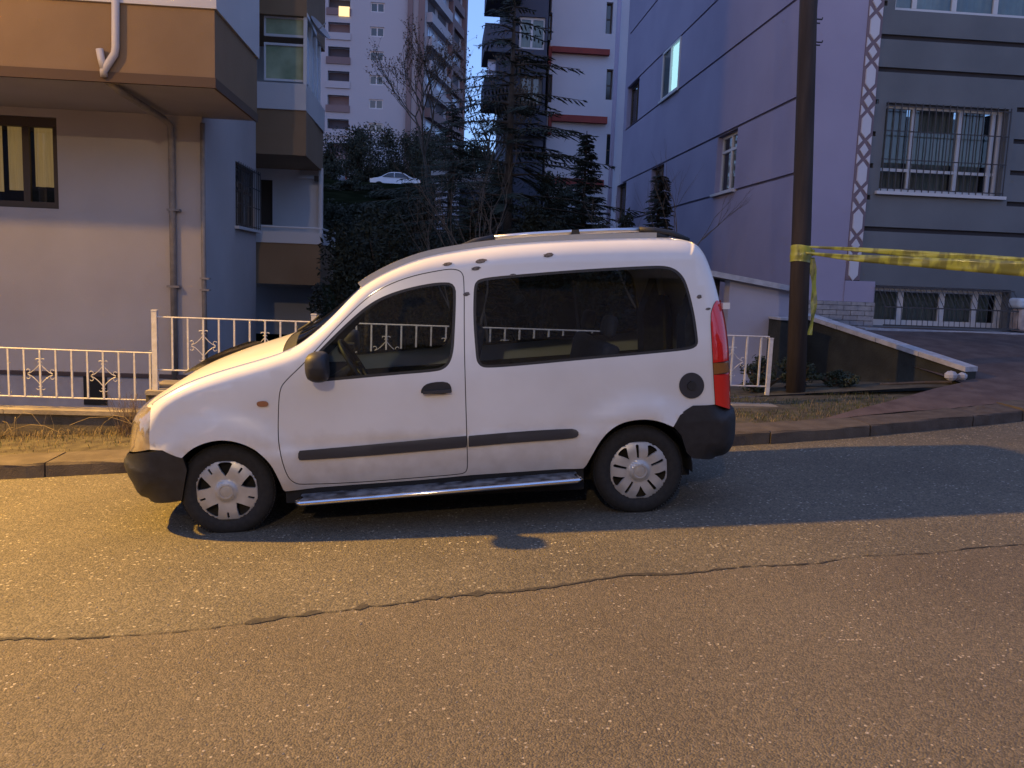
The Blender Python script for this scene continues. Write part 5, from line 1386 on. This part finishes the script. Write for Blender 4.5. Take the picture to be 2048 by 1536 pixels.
def leafy(label, x, Y, zb, w_, h, M, seed, n=2600, sz=.09, cat='bush', nm='evergreen_bush', grp='dark bushes behind the garden', trunk=True):
    r = random.Random(seed); t = thing(nm, label, cat, (x, Y, zb), None, grp); mb = MB(); st_ = MB()
    cl = [(r.gauss(0, .33), r.gauss(0, .33), r.uniform(.18, .95), r.uniform(.16, .34)) for _ in range(26)]
    for c in cl:
        k = 1-max(0, c[2]-.55)*1.1; st_.tube([Vector((x+r.uniform(-.1,.1), Y, zb)), Vector((x+c[0]*w_*k*.5, Y+c[1]*w_*.5, zb+c[2]*h*.6)), Vector((x+c[0]*w_*k, Y+c[1]*w_, zb+c[2]*h))], [.05, .03, .01], 4, False)
    for q in range(n):
        c = cl[r.randrange(len(cl))]; k = 1-max(0, c[2]-.55)*1.1
        d = Vector((r.gauss(0,1), r.gauss(0,1), r.gauss(0,1))).normalized()*(r.random()**.45)
        p = Vector((x+(c[0]*k+d.x*c[3])*w_, Y+(c[1]+d.y*c[3])*w_, zb+(c[2]+d.z*c[3]*.62)*h))
        A_ = Vector((r.gauss(0,1), r.gauss(0,1), r.gauss(0,1))).normalized()*sz*r.uniform(.6, 1.4); B_ = A_.cross(Vector((r.gauss(0,1), r.gauss(0,1), r.gauss(0,1)))).normalized()*sz*.45
        mb.add([p-A_, p+B_, p+A_, p-B_], [(0,1,2,3)])
    part('stems', st_, M_bark, t); part('foliage', mb, M, t); return t
def bare(label, x, Y, zb, h, seed, M, spread=.5, forks=2, lv=5, r0=.05, lean=0, grp='bare trees', leaves=0):
    r = random.Random(seed); t = thing('bare_tree', label, 'tree', (x, Y, zb), None, grp); mb = MB(); lf = MB(); tk = MB()
    def grow(p, d, L_, rd, l, m_):
        n = 4; pts = [p]
        for k in range(n): d = (d+Vector((r.gauss(0,.10), r.gauss(0,.10), r.gauss(0,.05)+.05))).normalized(); pts.append(pts[-1]+d*L_/n)
        m_.tube(pts, [rd*(1-.45*k/n) for k in range(n+1)], 5 if l < 3 else 3, False)
        if l >= 3 and leaves:
            for q in range(leaves): pp_ = pts[r.randrange(1, n+1)]; v = Vector((r.gauss(0,1), r.gauss(0,1), r.gauss(0,1))).normalized()*.05; u_ = v.orthogonal()*.5; lf.add([pp_, pp_+v+u_, pp_+v*2, pp_+v-u_], [(0,1,2,3)])
        if l < lv:
            for k in range(forks+(1 if l > 0 and r.random() < .6 else 0)):
                a = r.uniform(0, 6.28); dd = (d+Vector((math.cos(a), math.sin(a), .15))*spread*r.uniform(.6, 1.2)).normalized()
                grow(pts[r.randrange(2, n+1)] if k else pts[-1], dd, L_*r.uniform(.6, .82), rd*.55, l+1, mb)
    grow(Vector((x, Y, zb)), Vector((lean, 0, 1)).normalized(), h*.36, r0, 0, tk)
    part('trunk', tk, M, t, True); part('branches', mb, M, t, True)
    if leaves: part('leaves', lf, M_brleaf, t)
    return t
def gnd_z(x, y): return hill(x, y)
def X_(u, Y, v=300): return atY(u, v, Y).x
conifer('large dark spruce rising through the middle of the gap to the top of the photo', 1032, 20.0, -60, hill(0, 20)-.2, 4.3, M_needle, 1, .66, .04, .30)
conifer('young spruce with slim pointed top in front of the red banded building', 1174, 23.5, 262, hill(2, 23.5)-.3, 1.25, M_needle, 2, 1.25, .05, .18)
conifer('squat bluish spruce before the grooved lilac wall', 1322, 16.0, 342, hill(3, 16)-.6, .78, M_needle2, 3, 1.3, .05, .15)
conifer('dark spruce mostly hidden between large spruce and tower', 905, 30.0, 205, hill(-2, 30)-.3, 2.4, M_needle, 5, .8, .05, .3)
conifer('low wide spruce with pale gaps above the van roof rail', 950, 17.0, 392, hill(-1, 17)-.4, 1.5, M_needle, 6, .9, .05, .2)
bare('bare many stemmed tree with upright twigs before the grooved lilac wall', X_(1362, 14.5), 14.5, -1.0, 4.6, 11, M_barkp, .42, 2, 5, .045)
bare('slim bare tree with forked pale trunk above the van roof', X_(1008, 13.5), 13.5, -1.0, 4.2, 12, M_barkp, .38, 2, 5, .05)
bare('second slim bare tree leaning in front of the large spruce', X_(975, 14.5), 14.5, -1.0, 4.6, 15, M_barkp, .40, 2, 5, .045, .12)
bare('brown leaved tangled tree at the foot of the tower pilasters', X_(862, 42), 42, hill(-4, 42)-.2, 8.0, 13, M_bark, .55, 3, 5, .12, 0, 'bare trees', 3)
bare('brown leaved tree between dark bushes and the large spruce', X_(965, 30), 30, hill(-1, 30)-.2, 6.2, 14, M_bark, .55, 3, 5, .09, 0, 'bare trees', 3)
for i, (u, Y, vt, wpx, lab) in enumerate([(690,86,268,80,'dark bush beside the rear wing, high on the slope'),(745,87,265,75,'round dark bush below the lowest tower window'),(812,88,270,70,'dark bush standing right below the tower pilasters'),
        (880,84,278,80,'dark bush left of the brown leaved tree'),(940,50,288,70,'dark bush behind the pale garage'),
        (668,26,405,85,'low dark shrub against the corner of the rear wing'),(745,24,418,95,'wide dark shrub below the parked silver car'),(845,26,405,80,'dark shrub below and right of the silver car'),
        (700,15,470,110,'near shrub rising above the van windscreen'),(800,15.5,455,110,'near dense shrub above the front of the van roof'),(880,17,440,80,'near shrub left of the front rail foot'),(1080,17,430,80,'shrub at the foot of the large spruce'),
        (1190,15,448,75,'shrub at the foot of the young spruce'),(1262,17,430,60,'shrub between the two small spruces'),(1110,30,345,60,'dark shrub before the lowest red band'),
        (1010,26,330,80,'dense dark growth behind the large spruce trunk'),(655,70,318,50,'dark bush behind the second parked car'),(900,80,330,90,'dark bush on the skyline under the tower balconies')]):
    top = atY(u, vt, Y); zb = hill(top.x, Y)-.3; w_ = wpx*Y/1700; h = max(.8, top.z-zb)
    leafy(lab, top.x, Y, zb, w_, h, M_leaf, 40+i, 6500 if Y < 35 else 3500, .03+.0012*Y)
for i, (u, Y, vt, wpx, lab) in enumerate([(700,55,395,75,'low scrub below the parked silver car, nearest the rear wing'),(775,52,392,70,'low scrub right below the parked silver car'),(850,55,385,70,'low scrub right of the parked silver car'),(735,40,408,90,'wide scrub halfway up the slope below the silver car'),(830,38,405,90,'scrub halfway up the slope left of the pale garage')]):
    top = atY(u, vt, Y); zb = hill(top.x, Y)-.3
    leafy(lab, top.x, Y, zb, wpx*Y/1700, max(.7, top.z-zb), M_leaf, 150+i, 3500, .09)
for i, (u, Y, vt, wpx) in enumerate([(720,90,262,60),(780,92,262,70),(850,90,264,60),(640,88,270,50),(975,50,300,70),(1050,46,300,70),(1130,38,330,60)]):
    top = atY(u, vt, Y); zb = hill(top.x, Y)-.3; leafy(['dark evergreen crown in the row under the tower, first from the rear wing','dark evergreen crown in the row under the tower, middle one','dark evergreen crown in the row under the tower pilasters','dark evergreen crown half hidden by the rear wing','dark evergreen left of the large spruce trunk','dark evergreen right behind the large spruce','dark evergreen before the red banded building'][i], top.x, Y, zb, wpx*Y/1700, top.z-zb, M_leaf, 80+i, 2400, .17, 'tree', 'evergreen_tree', 'evergreen trees up the slope')

# ------------------------------------------------------------------ cars parked up the hill
def small_car(label, u, v, Y, sc_=1., flip=False, col=(.55,.56,.6)):
    p = atY(u, v, Y); L_ = 4.3*sc_; o = thing('parked_car', label, 'car', p, None, 'cars parked up the hill'); s_ = -1 if flip else 1
    prof = [(-2.1,.35),(-2.12,.62),(-2.0,.82),(-1.25,.95),(-.62,1.36),(-.1,1.43),(.65,1.40),(1.30,1.02),(1.95,.94),(2.12,.70),(2.12,.35),(1.75,.30),(1.62,.55),(1.25,.62),(.95,.45),(.9,.28),(-.95,.28),(-1.0,.45),(-1.3,.62),(-1.65,.50),(-1.75,.32)]
    outl = chaikin([(x*s_, z) for x, z in prof], 1, True); V, Fc = cdt(outl, [], 0); mb = MB(); n = len(V)
    ins = lambda z: .16*max(0, (z-.85)/.55)
    for sd in (0, 1):
        for q in V: mb.v.append(p+Vector((q.x, (1.65-ins(q.y)) if sd else ins(q.y), q.y)))
    mb.f = list(Fc)+[tuple(i+n for i in f[::-1]) for f in Fc]; m_ = len(outl); mb.f += [((i+1) % m_, i, i+n, (i+1) % m_+n) for i in range(m_)]
    M = mat('car_paint_%d' % int(col[0]*100), col, .3, coat=.6); part('body', mb, M, o)
    for pts in ([(-1.12,.97),(-.60,1.30),(-.12,1.36),(-.12,.97)], [(-.04,.97),(-.04,1.36),(.62,1.33),(1.15,1.03),(1.1,.97)]):
        mb = MB(); mb.add([p+Vector((x*s_, ins(z)-.012, z)) for x, z in pts], [tuple(range(len(pts)))]); mb.add([p+Vector((x*s_, ins(z)+.03, z)) for x, z in pts], [tuple(range(len(pts)))]); part('side_window', mb, M_panefar, o)
    for x in (-1.35, 1.3):
        for y in (.0, 1.48): part('wheel', MB().lathe(p+Vector((x*s_, y, .30)), (0,1,0), [(0,0),(.18,0),(.30,.01),(.30,.17),(0,.17)], 20), M_rubber, o)
    for x, nm, cc in ((-2.08, 'headlight', (.6,.55,.45)), (2.07, 'tail_light', (.5,.1,.05))): part(nm, MB().box(p.x+x*s_-.05, p.x+x*s_+.05, p.y+.03, p.y+.35, p.z+.62, p.z+.80), mat(nm+'_far', cc, .2, coat=.5), o)
    return o
small_car('silver saloon car parked up the hill among dark bushes', 790, 378, 74.0, .93)
small_car('partly hidden dark car up the hill beside the rear wing', 640, 372, 74.0, col=(.12,.12,.14))
# weeds on the planted bed by the ramp
for i, (x, y, w_, h, lab) in enumerate([(3.75, 9.6, .30, .42, 'low green weed right beside the pole foot'), (4.25, 9.75, .36, .38, 'spreading green weed against the dark ramp wall'), (4.7, 9.55, .28, .22, 'small green weed near the low end of the ramp wall')]):
    leafy(lab, x, y, gz(x)+KH-.05, w_, h, mat('weed_leaf', (.020,.032,.018), .8, (.04,.055,.035), 6), 120+i, 1500, .022, 'weed', 'garden_weed', 'weeds by the ramp wall')
